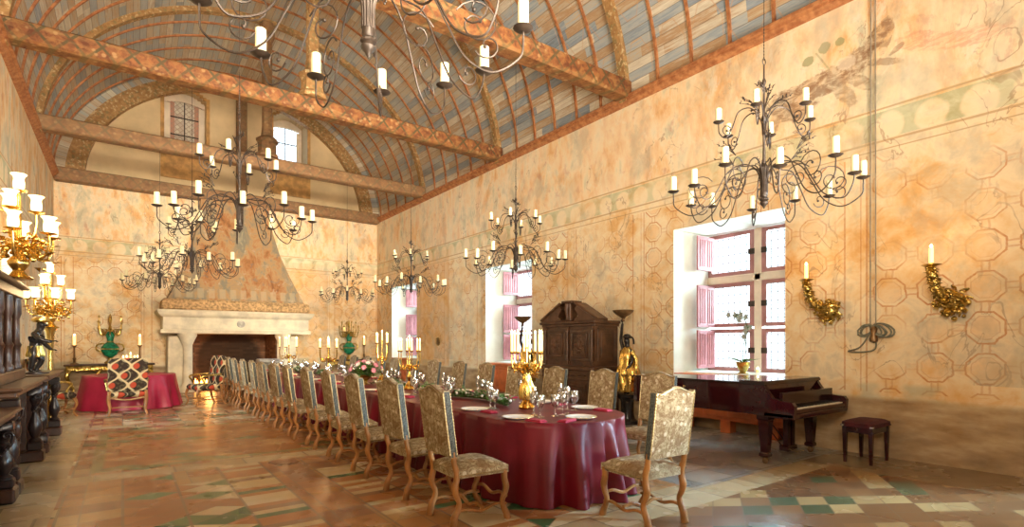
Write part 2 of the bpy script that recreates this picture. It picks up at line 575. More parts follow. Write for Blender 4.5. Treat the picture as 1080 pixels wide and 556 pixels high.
def m_vault():
    """painted boards, laid along the hall; arc length comes from the vertex angle around the vault axis"""
    g = G('painted_boards', 0.7, spec=0.25)
    x, y, z = g.xyz()
    dx = x-3.25; dz = z-6.1
    ang = dz._m('ARCTAN2', dx)
    arc = ang*4.6
    row = (arc/0.17).floor(); bay = (y/0.7333+0.1).floor()
    off = g.white(g.comb(row, 3.0, 0.0))
    seg = (y/1.6+off*4.0).floor()
    c = g.white(g.comb(row, seg, 1.0))
    st = g.noise(1.0, g.comb(y*2.0, arc*22.0, 0.0), 5, 0.7)
    big = g.noise(0.45, None, 3)
    f = c*0.38+st*0.38+big*0.24
    col = g.ramp(f, [(0.24, (.14, .17, .20)), (0.36, (.27, .33, .39)), (0.45, (.42, .46, .46)), (0.51, (.52, .43, .30)), (0.58, (.44, .28, .15)), (0.66, (.60, .55, .44)), (0.78, (.82, .78, .64))])
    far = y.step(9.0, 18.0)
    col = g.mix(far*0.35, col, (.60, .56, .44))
    ed = ((arc/0.17).fract()-0.5).abs().gt(0.46)
    col = g.mix(ed*0.55, col, (.13, .10, .07))
    # cartouche outlines painted between the ribs
    bx = ((y-7.2)/0.7333).fract()-0.5; by = (arc/1.35).fract()-0.5
    cd = (bx.abs()*1.0).max((by.abs()*1.1)).max((bx.abs()+by.abs())*0.78)
    col = g.mix(cd.line(0.40, 0.02)*0.45, col, (.55, .34, .18))
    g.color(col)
    g.bump(st*0.5+ed*-1.0, 0.3, 0.01)
    return g.mat


def m_beam(name, dull=0.0):
    g = G(name, 0.6, spec=0.3)
    x, y, z = g.xyz()
    s = x+y*0.3
    n = g.noise(7.0, None, 5, 0.65, 0.5); n1 = g.noise(1.5, g.comb(x, y*3, z*6), 5)
    a = ((s+z*0.9)/0.42).fract()-0.5; b = ((s-z*0.9)/0.42).fract()-0.5
    loz = (a.abs().line(0.0, 0.10).max(b.abs().line(0.0, 0.10)))
    red = g.mix(n.step(.3, .7), (.22, .07, .03), (.56, .24, .085))
    red = g.mix(n1.step(.5, .7)*0.6, red, (.66, .44, .20))
    col = g.mix(loz*n.step(.30, .55)*0.85, red, (.10, .12, .06))
    fillz = (((s+z*0.9)/0.42).floor()+((s-z*0.9)/0.42).floor())/2.0
    col = g.mix(fillz.fract().gt(.25)*n.step(.3, .6)*.4, col, (.60, .34, .12))
    col = g.mix(1.0, col, (.50, .47, .44), 'MULTIPLY')
    dots = g.vor(7.0, g.comb(s, z, y)).step(0.30, 0.16)
    col = g.mix(dots*0.35, col, (.56, .38, .18))
    if dull: col = g.mix(dull, col, (.30, .20, .11))
    g.color(col); g.bump(n, 0.3, 0.01)
    return g.mat


def m_rib(name, wide=False):
    g = G(name, 0.6, spec=0.3)
    n = g.noise(9.0, None, 4)
    col = g.mix(n.step(.3, .7), (.30, .11, .045), (.52, .24, .10))
    if wide:
        v = g.vor(9.0)
        col = g.mix(n.step(.3, .7), (.30, .16, .06), (.46, .27, .11))
        col = g.mix(v.step(0.42, 0.3)*0.6, col, (.20, .18, .08))
        col = g.mix(g.noise(14.0).step(.55, .65)*0.6, col, (.74, .60, .34))
    g.color(col); g.bump(n, 0.3, 0.01)
    return g.mat


def m_tapestry():
    """worn floral tapestry of the dining chairs"""
    g = G('floral_tapestry', 0.85, spec=0.15)
    v = g.noise(11.0, None, 3, 0.5, 2.2)
    l = (v-0.5).abs().step(0.05, 0.015)
    v2 = g.noise(24.0, None, 3, 0.6, 1.0)
    big = g.noise(6.0, None, 2, 0.5, 1.0)
    col = g.mix(v2.step(.35, .65), (.30, .24, .14), (.50, .43, .29))
    col = g.mix(big.step(.50, .58)*0.65, col, (.20, .12, .06))
    col = g.mix(l*0.75, col, (.20, .12, .06))
    col = g.mix(g.vor(12.0).step(.28, .2)*0.6, col, (.74, .68, .54))
    g.color(col); g.bump(v2, 0.2, 0.004)
    return g.mat


def m_trellis():
    """bold quatrefoil fabric of the armchairs (dark ground, cream lattice, red flowers)"""
    g = G('lattice_fabric', 0.85, spec=0.15)
    x, y, z = g.xyz()
    s = (x+y*0.9)/0.36+0.5; t = z/0.40+.2
    wv = (t*2*PI).sin()*0.24
    wave1 = ((s+wv)).fract()-0.5; wave2 = ((s-wv)+0.5).fract()-0.5
    l = wave1.abs().line(0.0, 0.10).max(wave2.abs().line(0.0, 0.10))
    qx = s.fract()-0.5; qz = (t+0.25).fract()-0.5
    qx2 = (s+0.5).fract()-0.5; qz2 = (t+0.75).fract()-0.5
    fl = ((qx*qx)+(qz*qz)).step(0.030, 0.016).max(((qx2*qx2)+(qz2*qz2)).step(0.030, 0.016))
    cr = (((qx*qx)+(qz*qz)).sqrt()).line(0.28, 0.04)
    col = g.mix(g.noise(20.0).step(.5, .6)*0.5, (.045, .03, .025), (.16, .14, .07))
    col = g.mix(cr*0.5, col, (.55, .48, .32))
    col = g.mix(fl, col, (.50, .08, .04))
    col = g.mix(l, col, (.66, .54, .32))
    g.color(col)
    return g.mat


def m_thinglass(name, tint=(1, 1, 1), gloss=0.12, white=0.0):
    m = bpy.data.materials.new(name); m.use_nodes = True
    t = m.node_tree; n = t.nodes; n.clear()
    out = n.new('ShaderNodeOutputMaterial'); tr = n.new('ShaderNodeBsdfTransparent'); gl = n.new('ShaderNodeBsdfGlossy')
    gl.inputs['Roughness'].default_value = 0.03
    tr.inputs[0].default_value = (*tint, 1)
    lw = n.new('ShaderNodeLayerWeight'); lw.inputs[0].default_value = 0.35
    ma = n.new('ShaderNodeMath'); ma.operation = 'MULTIPLY_ADD'; ma.inputs[1].default_value = 0.8; ma.inputs[2].default_value = gloss
    ma.use_clamp = True
    t.links.new(lw.outputs['Facing'], ma.inputs[0])
    mx = n.new('ShaderNodeMixShader')
    t.links.new(ma.outputs[0], mx.inputs[0]); t.links.new(tr.outputs[0], mx.inputs[1]); t.links.new(gl.outputs[0], mx.inputs[2])
    t.links.new(mx.outputs[0], out.inputs[0])
    return m


def m_leaded():
    """old leaded panes: clear glass with fine lead cames on a square grid"""
    m = m_thinglass('leaded_glass', (0.97, 0.99, 1.0), 0.04)
    t = m.node_tree; n = t.nodes
    g = G.__new__(G); g.mat = m; g.t = t
    g.tc = n.new('ShaderNodeTexCoord'); g.sep = n.new('ShaderNodeSeparateXYZ')
    t.links.new(g.tc.outputs['Object'], g.sep.inputs[0])
    x, y, z = g.xyz()
    a = ((x+y)/0.115).fract()-0.5; b = (z/0.15).fract()-0.5
    ln = a.abs().gt(0.465).max(b.abs().gt(0.472))
    pb = n.new('ShaderNodeBsdfPrincipled'); pb.inputs['Base Color'].default_value = (.16, .16, .17, 1); pb.inputs['Roughness'].default_value = .5
    out = [q for q in n if q.type == 'OUTPUT_MATERIAL'][0]
    src = out.inputs[0].links[0].from_socket
    mx = n.new('ShaderNodeMixShader')
    t.links.new(ln.k, mx.inputs[0]); t.links.new(src, mx.inputs[1]); t.links.new(pb.outputs[0], mx.inputs[2])
    t.links.new(mx.outputs[0], out.inputs[0])
    return m


M = {}
M['fresco_right'] = m_fresco('fresco_plaster_right', horse=True)
M['fresco'] = m_fresco('fresco_plaster')
M['floor'] = m_floor()
M['vault'] = m_vault()
M['beam'] = m_beam('painted_beam'); M['beam_dull'] = m_beam('painted_beam_brown', 0.45)
M['rib'] = m_rib('red_rib'); M['rib_wide'] = m_rib('ornate_rib', True)
M['plaster'] = simple('pale_plaster', (.80, .80, .70), .85, var=.08, scale=2.0, bump=.15)
M['lunette'] = simple('lunette_plaster', (.68, .53, .31), .85, var=.12, scale=1.2, bump=.15)
M['stone'] = simple('mantel_stone', (.74, .67, .50), .7, var=.15, scale=3.0, bump=.2)
M['stone_warm'] = simple('mullion_stone', (.74, .64, .50), .7, var=.1, scale=3.0)
M['pinkwood'] = simple('mauve_painted_wood', (.44, .17, .18), .55, var=.15, scale=5.0)
M['pinkdark'] = simple('mauve_frame_wood', (.36, .17, .16), .5, var=.15, scale=5.0)
M['orangewood'] = simple('orange_varnished_wood', (.62, .17, .055), .4, var=.2, scale=4.0)
M['darkwood'] = simple('dark_carved_oak', (.050, .020, .011), .32, var=.45, scale=7.0, bump=.2)
M['darkwood2'] = simple('brown_carved_walnut', (.085, .038, .018), .4, var=.4, scale=6.0, bump=.25)
M['blackwood'] = simple('black_turned_wood', (.022, .012, .010), .28, var=.3, scale=8.0)
M['honeywood'] = simple('honey_oak', (.36, .165, .05), .38, var=.3, scale=7.0, bump=.1)
M['piano'] = simple('mahogany_lacquer', (.028, .005, .006), .08, var=.2, scale=3.0)
M['piano_dark'] = simple('dark_lacquer', (.018, .006, .006), .12, var=.2, scale=3.0)
M['ivory'] = simple('ivory', (.80, .74, .58), .3, var=.05)
M['ebony'] = simple('ebony', (.015, .015, .015), .25, var=.1)
M['velvet'] = simple('dark_red_velvet', (.06, .006, .009), .9, var=.25, scale=10)
M['iron'] = simple('wrought_iron', (.040, .027, .019), .45, .3, var=.3, scale=12)
M['rust'] = simple('aged_bronze_iron', (.22, .13, .06), .4, .7, var=.3, scale=12)
M['gold'] = simple('gilt', (.86, .56, .16), .26, 1.0, var=.25, scale=9)
M['gold_dim'] = simple('antique_gilt', (.52, .36, .10), .3, 1.0, var=.5, scale=16)
M['brass'] = simple('brass_nails', (.45, .36, .20), .3, 1.0, var=.2, scale=30)
M['black_figure'] = simple('black_lacquered_figure', (.020, .016, .015), .22, var=.3)
M['wax'] = simple('ivory_wax', (.76, .69, .42), .5, var=.05)
g = G('lit_wax', .5); g.color((.9, .78, .45)).emit((1.0, .62, .20), 1.6); M['wax_lit'] = g.mat
g = G('flame', .5); g.color((1, .8, .4)).emit((1.0, .74, .34), 14.0); M['flame'] = g.mat
g = G('lit_shade_glass', .3); g.color((1, .93, .75)).emit((1.0, .80, .42), 1.7); M['shade'] = g.mat
g = G('fire', .5); g.color((1, .5, .1)).emit((1.0, .45, .10), 9.0); M['fire'] = g.mat
g = G('burgundy_damask', 0.42, spec=0.4)
nn = g.noise(3.0, None, 4)
g.color(g.mix(nn.step(.3, .7), (.095, .002, .008), (.16, .004, .014)))
M['burgundy'] = g.mat
g = G('rose_satin', 0.40, spec=0.5)
nn = g.noise(3.0, None, 4)
g.color(g.mix(nn.step(.3, .7), (.34, .012, .05), (.46, .025, .08)))
M['rose'] = g.mat
M['napkin'] = simple('dark_red_napkin', (.40, .02, .06), .7, var=.15)
M['tapestry'] = m_tapestry(); M['trellis'] = m_trellis()
M['china'] = simple('cream_china', (.84, .81, .72), .18, var=.03)
M['silver'] = simple('silver', (.75, .74, .70), .2, 1.0, var=.1)
M['glass'] = m_thinglass('crystal_glass', (1, 1, 1), .24)
M['leaded'] = m_leaded()
M['green'] = simple('leaf_green', (.07, .17, .03), .5, var=.6, scale=12)
M['green_pale'] = simple('silvery_leaf', (.28, .38, .20), .5, var=.3, scale=12)
M['pink'] = simple('pink_petals', (.78, .30, .40), .6, var=.3, scale=14)
M['white_petal'] = simple('white_petals', (.86, .78, .74), .6, var=.1, scale=14)
M['orchid'] = simple('dusky_orchid_petals', (.40, .46, .44), .6, var=.2, scale=14)
M['malachite'] = simple('green_enamel', (.01, .20, .10), .15, var=.5, scale=14)
M['brick'] = None
g = G('soot_brick', .8, spec=.2)
x, y, z = g.xyz()
rw = (z/0.075).floor(); xx = (x+y)/0.22+rw*0.5
c = g.white(g.comb(xx.floor(), rw, 0.0))
bc = g.ramp(c, [(0.0, (.10, .045, .025)), (0.6, (.17, .08, .04)), (1.0, (.24, .12, .06))])
bc = g.mix(((z/0.075).fract().lt(0.12)).max(xx.fract().lt(0.05)), bc, (.11, .085, .06))
soot = ellipse(g, x, z, 3.0, 0.9, 1.05, 1.1)
bc = g.mix(soot*0.82, bc, (.02, .015, .012))
g.color(bc); M['brick'] = g.mat
g = G('hood_fresco', .85, spec=.15)
x, y, z = g.xyz()
n1 = g.noise(1.7, g.comb(x*1.5, z*.8, 1.0), 8, .68, .4); n2 = g.noise(3.0, g.comb(x, z, 4.0), 7, .7, .3)
hc = g.ramp(n1, [(0.28, (.22, .11, .06)), (0.40, (.52, .26, .12)), (0.48, (.60, .40, .22)), (0.56, (.42, .36, .26)), (0.64, (.30, .31, .26)), (0.76, (.66, .56, .40))])
hc = g.mix(n2.step(.58, .66)*0.6, hc, (.70, .62, .50))
hc = g.mix(n2.step(.42, .36)*0.5, hc, (.24, .26, .27))
hc = g.mix(z.band(2.9, 3.2)*((x/.3).fract()-.5).abs().step(.34, .22)*0.5, hc, (.68, .60, .44))
hc = g.mix(1.0, hc, (.72, .68, .62), 'MULTIPLY')
g.color(hc); M['hood'] = g.mat
# ---------------------------------------------------------------- room shell
XL, XR, YF, YN, ZC, XM = -1.6, 8.1, 20.1, -3.0, 6.27, 3.25
AW = (XR-XL)/2


def struct(o, name=None, label=None, cat=None):
    o['kind'] = 'structure'
    if label: o['label'] = label
    if cat: o['category'] = cat
    return o


def neg(o):
    return (-o.location[0], -o.location[1], -o.location[2])


b = MB(); b.box((XL-0.3, YN-6, -0.2), (XR+1.4, YF+1.2, 0))
struct(b.build('floor', M['floor'], smooth=0), label='polychrome tiled floor of lozenges, terracotta squares and stone slabs', cat='floor')

# right wall with four deep window openings
WIN = [(-2.05, 0.0), (4.06, 6.08), (10.24, 12.30), (16.57, 18.65)]
WZ0, WZ1 = 0.98, 3.56
WT = 1.15
b = MB()
ys = [YN] + [q for w in WIN for q in w] + [YF]
for i in range(0, len(ys), 2):
    b.box((XR, ys[i], 0), (XR+WT, ys[i+1], ZC+0.1))
for (a, c) in WIN:
    b.box((XR, a, WZ1), (XR+WT, c, ZC+0.1))
    b.box((XR+0.30, a, 0), (XR+WT, c, WZ0-0.1))
o = b.build('wall_right', [M['fresco_right'], M['plaster']], smooth=0)
for p in o.data.polygons:
    p.material_index = 0 if p.normal.x < -0.5 else 1
struct(o, label='long right wall with worn sanguine frescoes and deep window bays', cat='wall')

LW0, LW1 = 11.95, 13.6
b = MB(); b.box((XL-0.9, YN, 0), (XL, LW0, ZC+0.1)); b.box((XL-0.9, LW1, 0), (XL, YF, ZC+0.1)); b.box((XL-0.9, LW0, 3.4), (XL, LW1, ZC+0.1)); b.box((XL-0.9, LW0, 0), (XL, LW1, 0.9))
struct(b.build('wall_left', M['fresco'], smooth=0), label='left wall with faded frescoed plaster', cat='wall')


b = MB(); b.box((XL-.3, YN-.3, 0), (XR+WT, YN, 10.9))
struct(b.build('wall_back', M['lunette'], smooth=0), label='plain plaster wall behind the camera', cat='wall')


def vb(y):
    """height of the vault above its springing"""
    t = max(0, min(1, (y-13)/7))
    return 4.32-0.22*t


# far wall: rectangle, then the lunette in narrow upright strips with two arched window openings
FW = [(1.06, 2.22, 7.72, 9.42), (4.28, 5.44, 7.62, 9.50)]
b = MB()
b.box((XL, YF, 0), (1.75, YF+1.0, 1.8)); b.box((4.2, YF, 0), (XR, YF+1.0, 1.8))
b.box((1.75, YF+0.75, 0), (4.2, YF+1.0, 1.8))
b.box((XL, YF, 1.8), (XR, YF+1.0, ZC+0.02))
struct(b.build('wall_far', M['fresco'], smooth=0), label='far end wall with faded octagon frescoes around the chimney', cat='wall')
b = MB()
edges_ = sorted([XL+(XR-XL)*i/97 for i in range(98)]+[q for w in FW for q in w[:2]])
for x0, x1 in zip(edges_, edges_[1:]):
    xm = (x0+x1)/2
    top = ZC+vb(YF)*math.sqrt(max(0, 1-((xm-XM)/AW)**2))+0.12
    z0 = ZC
    for (wa, wb_, wz0, wz1) in FW:
        if wa <= xm <= wb_:
            hw = (wb_-wa)/2; u = (xm-(wa+wb_)/2)/hw
            zt = wz1+0.24*(1-u*u)
            b.box((x0, YF, z0), (x1, YF+1.0, wz0)); z0 = zt
    b.box((x0, YF, z0), (x1, YF+1.0, max(top, z0+.01)))
o = b.build('wall_lunette', [M['lunette'], M['plaster']], smooth=0)
struct(o, label='half round plastered gable wall above the end beam', cat='wall')

# vault
b = MB()
NS, ny = 64, 46
ysv = [YN+(YF+0.1-YN)*i/ny for i in range(ny+1)]
def vp(y, t, off=0.0):
    return (XM-(AW+off)*math.cos(t), y, ZC+(vb(y)+off)*math.sin(t))
vs = []; fs = []
for off in (0.0, 0.15):
    for y in ysv:
        for j in range(NS+1):
            vs.append(vp(y, PI*j/NS, off))
n1 = (ny+1)*(NS+1)
for i in range(ny):
    for j in range(NS):
        a = i*(NS+1)+j
        fs.append((a, a+NS+1, a+NS+2, a+1)); fs.append((n1+a, n1+a+1, n1+a+NS+2, n1+a+NS+1))
b.add(vs, fs)
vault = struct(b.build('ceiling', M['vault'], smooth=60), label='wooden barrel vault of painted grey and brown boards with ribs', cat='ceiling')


def arch(b, y0, y1, inn, outn=0.02, bfn=None, n=56, aw=None):
    """a rib: ring segment between vault inner line +outn and -inn"""
    vs = []; fs = []
    for j in range(n+1):
        t = PI*j/n
        for (y, off) in ((y0, outn), (y1, outn), (y1, -inn), (y0, -inn)):
            vs.append(vp(y, t, off))
    for j in range(n):
        for k in range(4):
            q = (k+1) % 4
            fs.append((j*4+k, j*4+q, j*4+4+q, j*4+4+k))
    fs.append((0, 1, 2, 3)); fs.append((n*4+3, n*4+2, n*4+1, n*4))
    b.add(vs, fs)


BEAMS = [2.75, 7.2, 11.6, 16.0]
for y in BEAMS:
    b = MB(); arch(b, y-0.09, y+0.09, 0.12)
    tag(fix_normals(b.build('arch_rib', M['rib_wide'], vault, smooth=40)), label='wide ornate arch rib')
step = 4.4/6
k = -6
while BEAMS[0]+k*step < YF-0.3:
    y = BEAMS[0]+k*step
    if y > YN+0.1 and abs(((y-BEAMS[0]) / 4.4) - round((y-BEAMS[0]) / 4.4)) > 0.02 or k < 0 and k > -6:
        b = MB(); arch(b, y-0.024, y+0.024, 0.04)
        fix_normals(b.build('slender_rib', M['rib'], vault, smooth=40))
    k += 1
# last arch, standing against the gable wall
b = MB()
vs = []; fs = []
for j in range(57):
    t = PI*j/56
    for (y, a_, b_) in ((YF-0.22, 4.60, 3.98), (YF+0.01, 4.60, 3.98), (YF+0.01, 4.15, 3.58), (YF-0.22, 4.15, 3.58)):
        vs.append((XM-a_*math.cos(t), y, ZC+b_*math.sin(t)))
for j in range(56):
    for k in range(4):
        q = (k+1) % 4; fs.append((j*4+k, j*4+q, j*4+4+q, j*4+4+k))
b.add(vs, fs)
struct(fix_normals(b.build('trim_4', M['rib_wide'], smooth=40)), label='ochre arched timber standing against the gable wall', cat='arch')

b = MB(); vs = []; fs = []
for j in range(57):
    t = PI*j/56
    for (y, a_, b_) in ((YF-0.20, 4.87, 4.12), (YF+0.0, 4.87, 4.12), (YF+0.0, 4.58, 3.96), (YF-0.20, 4.58, 3.96)):
        vs.append((XM-a_*math.cos(t), y, ZC+b_*math.sin(t)))
for j in range(56):
    for k in range(4):
        q = (k+1) % 4; fs.append((j*4+k, j*4+q, j*4+4+q, j*4+4+k))
b.add(vs, fs); fix_normals(b.build('end_boards', M['vault'], vault, smooth=40))

# cornices
def cornice(name, pts, z, mat, label, axis):
    """profile swept along the wall; pts (depth from wall, z)"""
    b = MB()
    x0, sgn = axis
    prof = [(0, 0.06), (0.04, 0.07), (0.06, 0.10), (0.10, 0.12), (0.10, 0.16), (0.14, 0.17), (0.14, 0.22), (0, 0.22)]
    vs = []
    for y in (YN, YF-0.15):
        for d, h in prof: vs.append((x0+sgn*d, y, z+h))
    n = len(prof)
    fs = [(i, (i+1) % n, n+(i+1) % n, n+i) for i in range(n)] + [tuple(range(n)), tuple(range(n, 2*n))[::-1]]
    b.add(vs, fs)
    return struct(fix_normals(b.build(name, mat, smooth=0)), label=label, cat='cornice')
cornice('trim_1', None, ZC-0.12, M['rib'], 'red painted moulded cornice along the right wall', (XR, -1))
cornice('trim_2', None, ZC-0.12, M['rib'], 'red painted moulded cornice along the left wall', (XL, 1))

# tie beams with king posts
names = ['nearest tie beam, crossing above the camera', 'painted tie beam seen at upper right, second from the camera',
         'long painted tie beam crossing the middle of the vault', 'brown painted tie beam nearest the gable wall']
for i, y in enumerate(BEAMS):
    root = empty('tie_beam', (XM, y, ZC+0.05))
    struct(root, label=names[i], cat='beam')
    b = MB(); b.box((XL+0.02, y-0.17, ZC+0.05), (XR-0.02, y+0.17, ZC+0.39), bev=0.035)
    b.build('beam', M['beam'] if i < 3 else M['beam_dull'], root, smooth=0, loc=neg(root))
    b = MB()
    H = ZC+vb(y)-0.1
    b.lathe([(.30, 6.66), (.30, 6.74), (.24, 6.80), (.24, 7.05), (.29, 7.10), (.29, 7.16), (.16, 7.26), (.135, 7.5), (.135, H-.5), (.2, H-.35), (.2, H)], 8, c=(XM, y, 0))
    b.build('king_post', M['rib_wide'] if i < 3 else M['beam_dull'], root, smooth=20, loc=neg(root))
root = empty('tie_beam', (XM, YF-0.15, ZC))
struct(root, label='painted end beam at the foot of the gable wall', cat='beam')
b = MB(); b.box((XL+0.02, YF-0.34, ZC-0.12), (XR-0.02, YF+0.0, ZC+0.26), bev=0.03)
b.build('beam', M['beam_dull'], root, smooth=0, loc=neg(root))
b = MB(); b.box((XM-0.16, YF-0.28, ZC+0.26), (XM+0.16, YF-0.02, ZC+3.6), bev=0.05)
b.build('king_post', M['beam_dull'], root, smooth=0, loc=neg(root))

# ---------------------------------------------------------------- windows of the right wall
def shutter(root, x0, x1, y, z0, z1, face):
    """panelled shutter lying against the jamb; linenfold style vertical ridges"""
    b = MB(); b.M = None
    y1 = y+0.035*face
    b.box((x0, min(y, y1), z0), (x1, max(y, y1), z1), bev=0.006)
    w = (x1-x0)
    yy = y1
    for (a, c) in ((0.08, 0.47), (0.53, 0.92)):
        xa, xb = x0+w*a, x0+w*c
        for q in range(4):
            xc = xa+(xb-xa)*(q+0.5)/4
            b.tube([(xc, yy, z0+0.07), (xc, yy, z1-0.07)], 0.016, 6)
        for zz in (z0+0.05, z1-0.05):
            b.box((xa, yy-0.008, zz-0.012), (xb, yy+0.008, zz+0.012))
    return b.build('shutter', M['pinkwood'], root, smooth=40, loc=neg(root))


ordn = ['behind the camera', 'nearest, behind the piano', 'middle one, behind the gilt candelabrum', 'farthest, near the chimney corner']
for wi, (ya, yb) in enumerate(WIN):
    yc = (ya+yb)/2
    root = empty('window_%d' % (wi+1), (XR+WT, yc, WZ0))
    struct(root, label='stone mullioned window with mauve shutters, ' + ordn[wi], cat='window')
    X = XR+WT-0.12
    b = MB()          # stone cross
    b.box((X, yc-0.07, WZ0), (X+0.2, yc+0.07, WZ1), bev=0.02)
    b.box((X, ya, 2.62), (X+0.2, yb, 2.76), bev=0.02)
    b.build('mullion', M['stone_warm'], root, smooth=0, loc=neg(root))
    b = MB(); b.box((XR+0.28, ya+0.005, WZ0-0.1), (XR+WT-0.02, yb-0.005, WZ0), bev=0.01)
    b.build('sill', M['plaster'], root, smooth=0, loc=neg(root))
    for (p0, p1) in ((ya+0.01, yc-0.07), (yc+0.07, yb-0.01)):
        for (z0, z1) in ((WZ0, 1.76), (1.80, 2.62), (2.76, WZ1-0.01)):
            b = MB(); t = 0.085
            b.box((X+0.02, p0, z0), (X+0.09, p0+t, z1)); b.box((X+0.02, p1-t, z0), (X+0.09, p1, z1))
            b.box((X+0.02, p0+t, z0), (X+0.09, p1-t, z0+t*.8)); b.box((X+0.02, p0+t, z1-t*.8), (X+0.09, p1-t, z1))
            f = b.build('casement_frame', M['pinkdark'], root, smooth=0, loc=neg(root))
            b = MB(); b.box((X+0.05, p0+t-.01, z0+t*.8-.01), (X+0.056, p1-t+.01, z1-t*.8+.01))
            b.build('pane', M['leaded'], f, smooth=0)
            b = MB(); b.box((X+0.0, p1-t-0.02 if p0 < yc else p0-.02, (z0+z1)/2-.05), (X+0.022, p1+.0 if p0 < yc else p0+t+.02, (z0+z1)/2+.05))
            b.build('latch', M['iron'], f, smooth=0)
    for (z0, z1) in ((1.03, 1.74), (1.80, 2.58), (2.86, 3.50)):
        shutter(root, XR+0.50, XR+WT-0.10, yb-0.13, z0, z1, -1)
        shutter(root, XR+0.50, XR+WT-0.10, ya+0.13, z0, z1, 1)
    # radiator cover under the window
    if wi == 0: continue
    r = empty('radiator_cover', (XR+0.1, yc, 0))
    tag(r, 'orange varnished panelled radiator cover under ' + ['the window behind camera', 'the nearest window, behind the piano', 'the middle window', 'the farthest window'][wi], 'radiator cover', 'radiator covers below the windows')
    b = MB()
    b.box((XR+0.03, ya+0.03, 0.20), (XR+0.29, yb-0.03, 0.94), bev=0.008)
    b.box((XR-0.02, ya+0.01, 0.90), (XR+0.29, yb-0.01, 0.96), bev=0.01)
    for yy in (ya+0.12, yc-0.09, yb-0.30):
        b.box((XR+0.02, yy, 0.0), (XR+0.2, yy+0.18, 0.21), bev=0.005)
    b.build('cover_body', M['orangewood'], r, smooth=0, loc=neg(r))
    for k in range(4):
        y0 = ya+0.08+k*(yb-ya-0.16)/4; y1 = y0+(yb-ya-0.16)/4-0.05
        b = MB()
        b.box((XR+0.012, y0, 0.27), (XR+0.03, y1, 0.85), bev=0.008)
        b.box((XR+0.0, y0+0.07, 0.34), (XR+0.014, y1-0.07, 0.78), bev=0.006)
        b.build('panel', M['orangewood'], r, smooth=0, loc=neg(r))

# window of the left wall, half hidden by the sideboards
root = empty('window_5', (XL-.8, (LW0+LW1)/2, .9)); struct(root, label='window in the left wall beyond the sideboards', cat='window')
for (p0, p1) in ((LW0, (LW0+LW1)/2), ((LW0+LW1)/2, LW1)):
    for z0, z1 in ((.9, 2.55), (2.55, 3.4)):
        b = MB(); t = .08
        b.box((XL-.82, p0, z0), (XL-.74, p0+t, z1)); b.box((XL-.82, p1-t, z0), (XL-.74, p1, z1)); b.box((XL-.82, p0+t, z0), (XL-.74, p1-t, z0+t)); b.box((XL-.82, p0+t, z1-t), (XL-.74, p1-t, z1))
        f = b.build('casement_frame', M['pinkdark'], root, smooth=0, loc=neg(root))
        b = MB(); b.box((XL-.79, p0+t-.01, z0+t-.01), (XL-.784, p1-t+.01, z1-t+.01)); b.build('pane', M['leaded'], f, smooth=0)
# windows of the gable
g = G('pale_stained_glass', .35, spec=.5)
x, y, z = g.xyz()
a_ = ((x+z)/.16).fract()-.5; b_ = ((x-z)/.16).fract()-.5
cm = a_.abs().gt(.42).max(b_.abs().gt(.42))
cc = g.mix(g.white(g.comb(((x+z)/.16).floor(), ((x-z)/.16).floor(), 2.0)).gt(.5), (.62, .58, .48), (.52, .44, .36))
cc = g.mix((x-1.64).abs().gt(.28), cc, (.50, .26, .18))
g.color(g.mix(cm*.8, cc, (.34, .26, .20))); M['stained'] = g.mat
for wi, (wa, wb_, wz0, wz1) in enumerate(FW):
    xc = (wa+wb_)/2
    root = empty('window_%d' % (6+wi), (xc, YF+0.4, wz0))
    struct(root, label=['arched leaded window at the left of the gable, dark behind', 'bright arched window at the right of the gable'][wi], cat='window')
    Y = YF+(0.32 if wi == 0 else 0.75)
    in_ = 0.18
    b = MB()
    for s0, s1 in ((wa, wa+in_), (wb_-in_, wb_)):
        b.box((s0, Y, wz0), (s1, Y+0.08, wz1-0.14))
    b.box((wa+in_, Y, wz0), (wb_-in_, Y+0.08, wz0+0.08))
    n = 12
    for i in range(n):
        u0 = -1+2*i/n; x0 = xc+u0*0.58; x1 = xc+(u0+2/n)*0.58; um = u0+1/n
        b.box((x0, Y, wz1-0.14+0.11*(1-um*um)), (x1, Y+0.08, wz1+0.24*(1-um*um)+.01))
    b.build('window_frame', M['stone_warm'] if wi else M['orangewood'] if False else M['stone_warm'], root, smooth=0, loc=neg(root))
    b = MB()
    for k in range(1, 3): b.box((wa+in_, Y+.02, wz0+k*(wz1-wz0)/3), (wb_-in_, Y+0.05, wz0+k*(wz1-wz0)/3+.03))
    b.box((xc-.015, Y+.025, wz0), (xc+.015, Y+.045, wz1))
    b.build('glazing_bar', M['iron'], root, smooth=0, loc=neg(root))
    b = MB(); b.box((wa+in_-.01, Y+0.05, wz0), (wb_-in_+.01, Y+0.056, wz1+.1))
    b.build('pane', M['leaded'] if wi else M['stained'], root, smooth=0, loc=neg(root))
    if wi == 0:      # the left one is blind: a pale board closes it behind the leaded glass
        b = MB(); b.box((wa+0.01, Y+0.2, wz0), (wb_-.01, Y+0.25, wz1+.2))
        b.build('backing_board', simple('stained_glass_backing', (.62, .50, .38), .8, var=.3, scale=9), root, smooth=0, loc=neg(root))
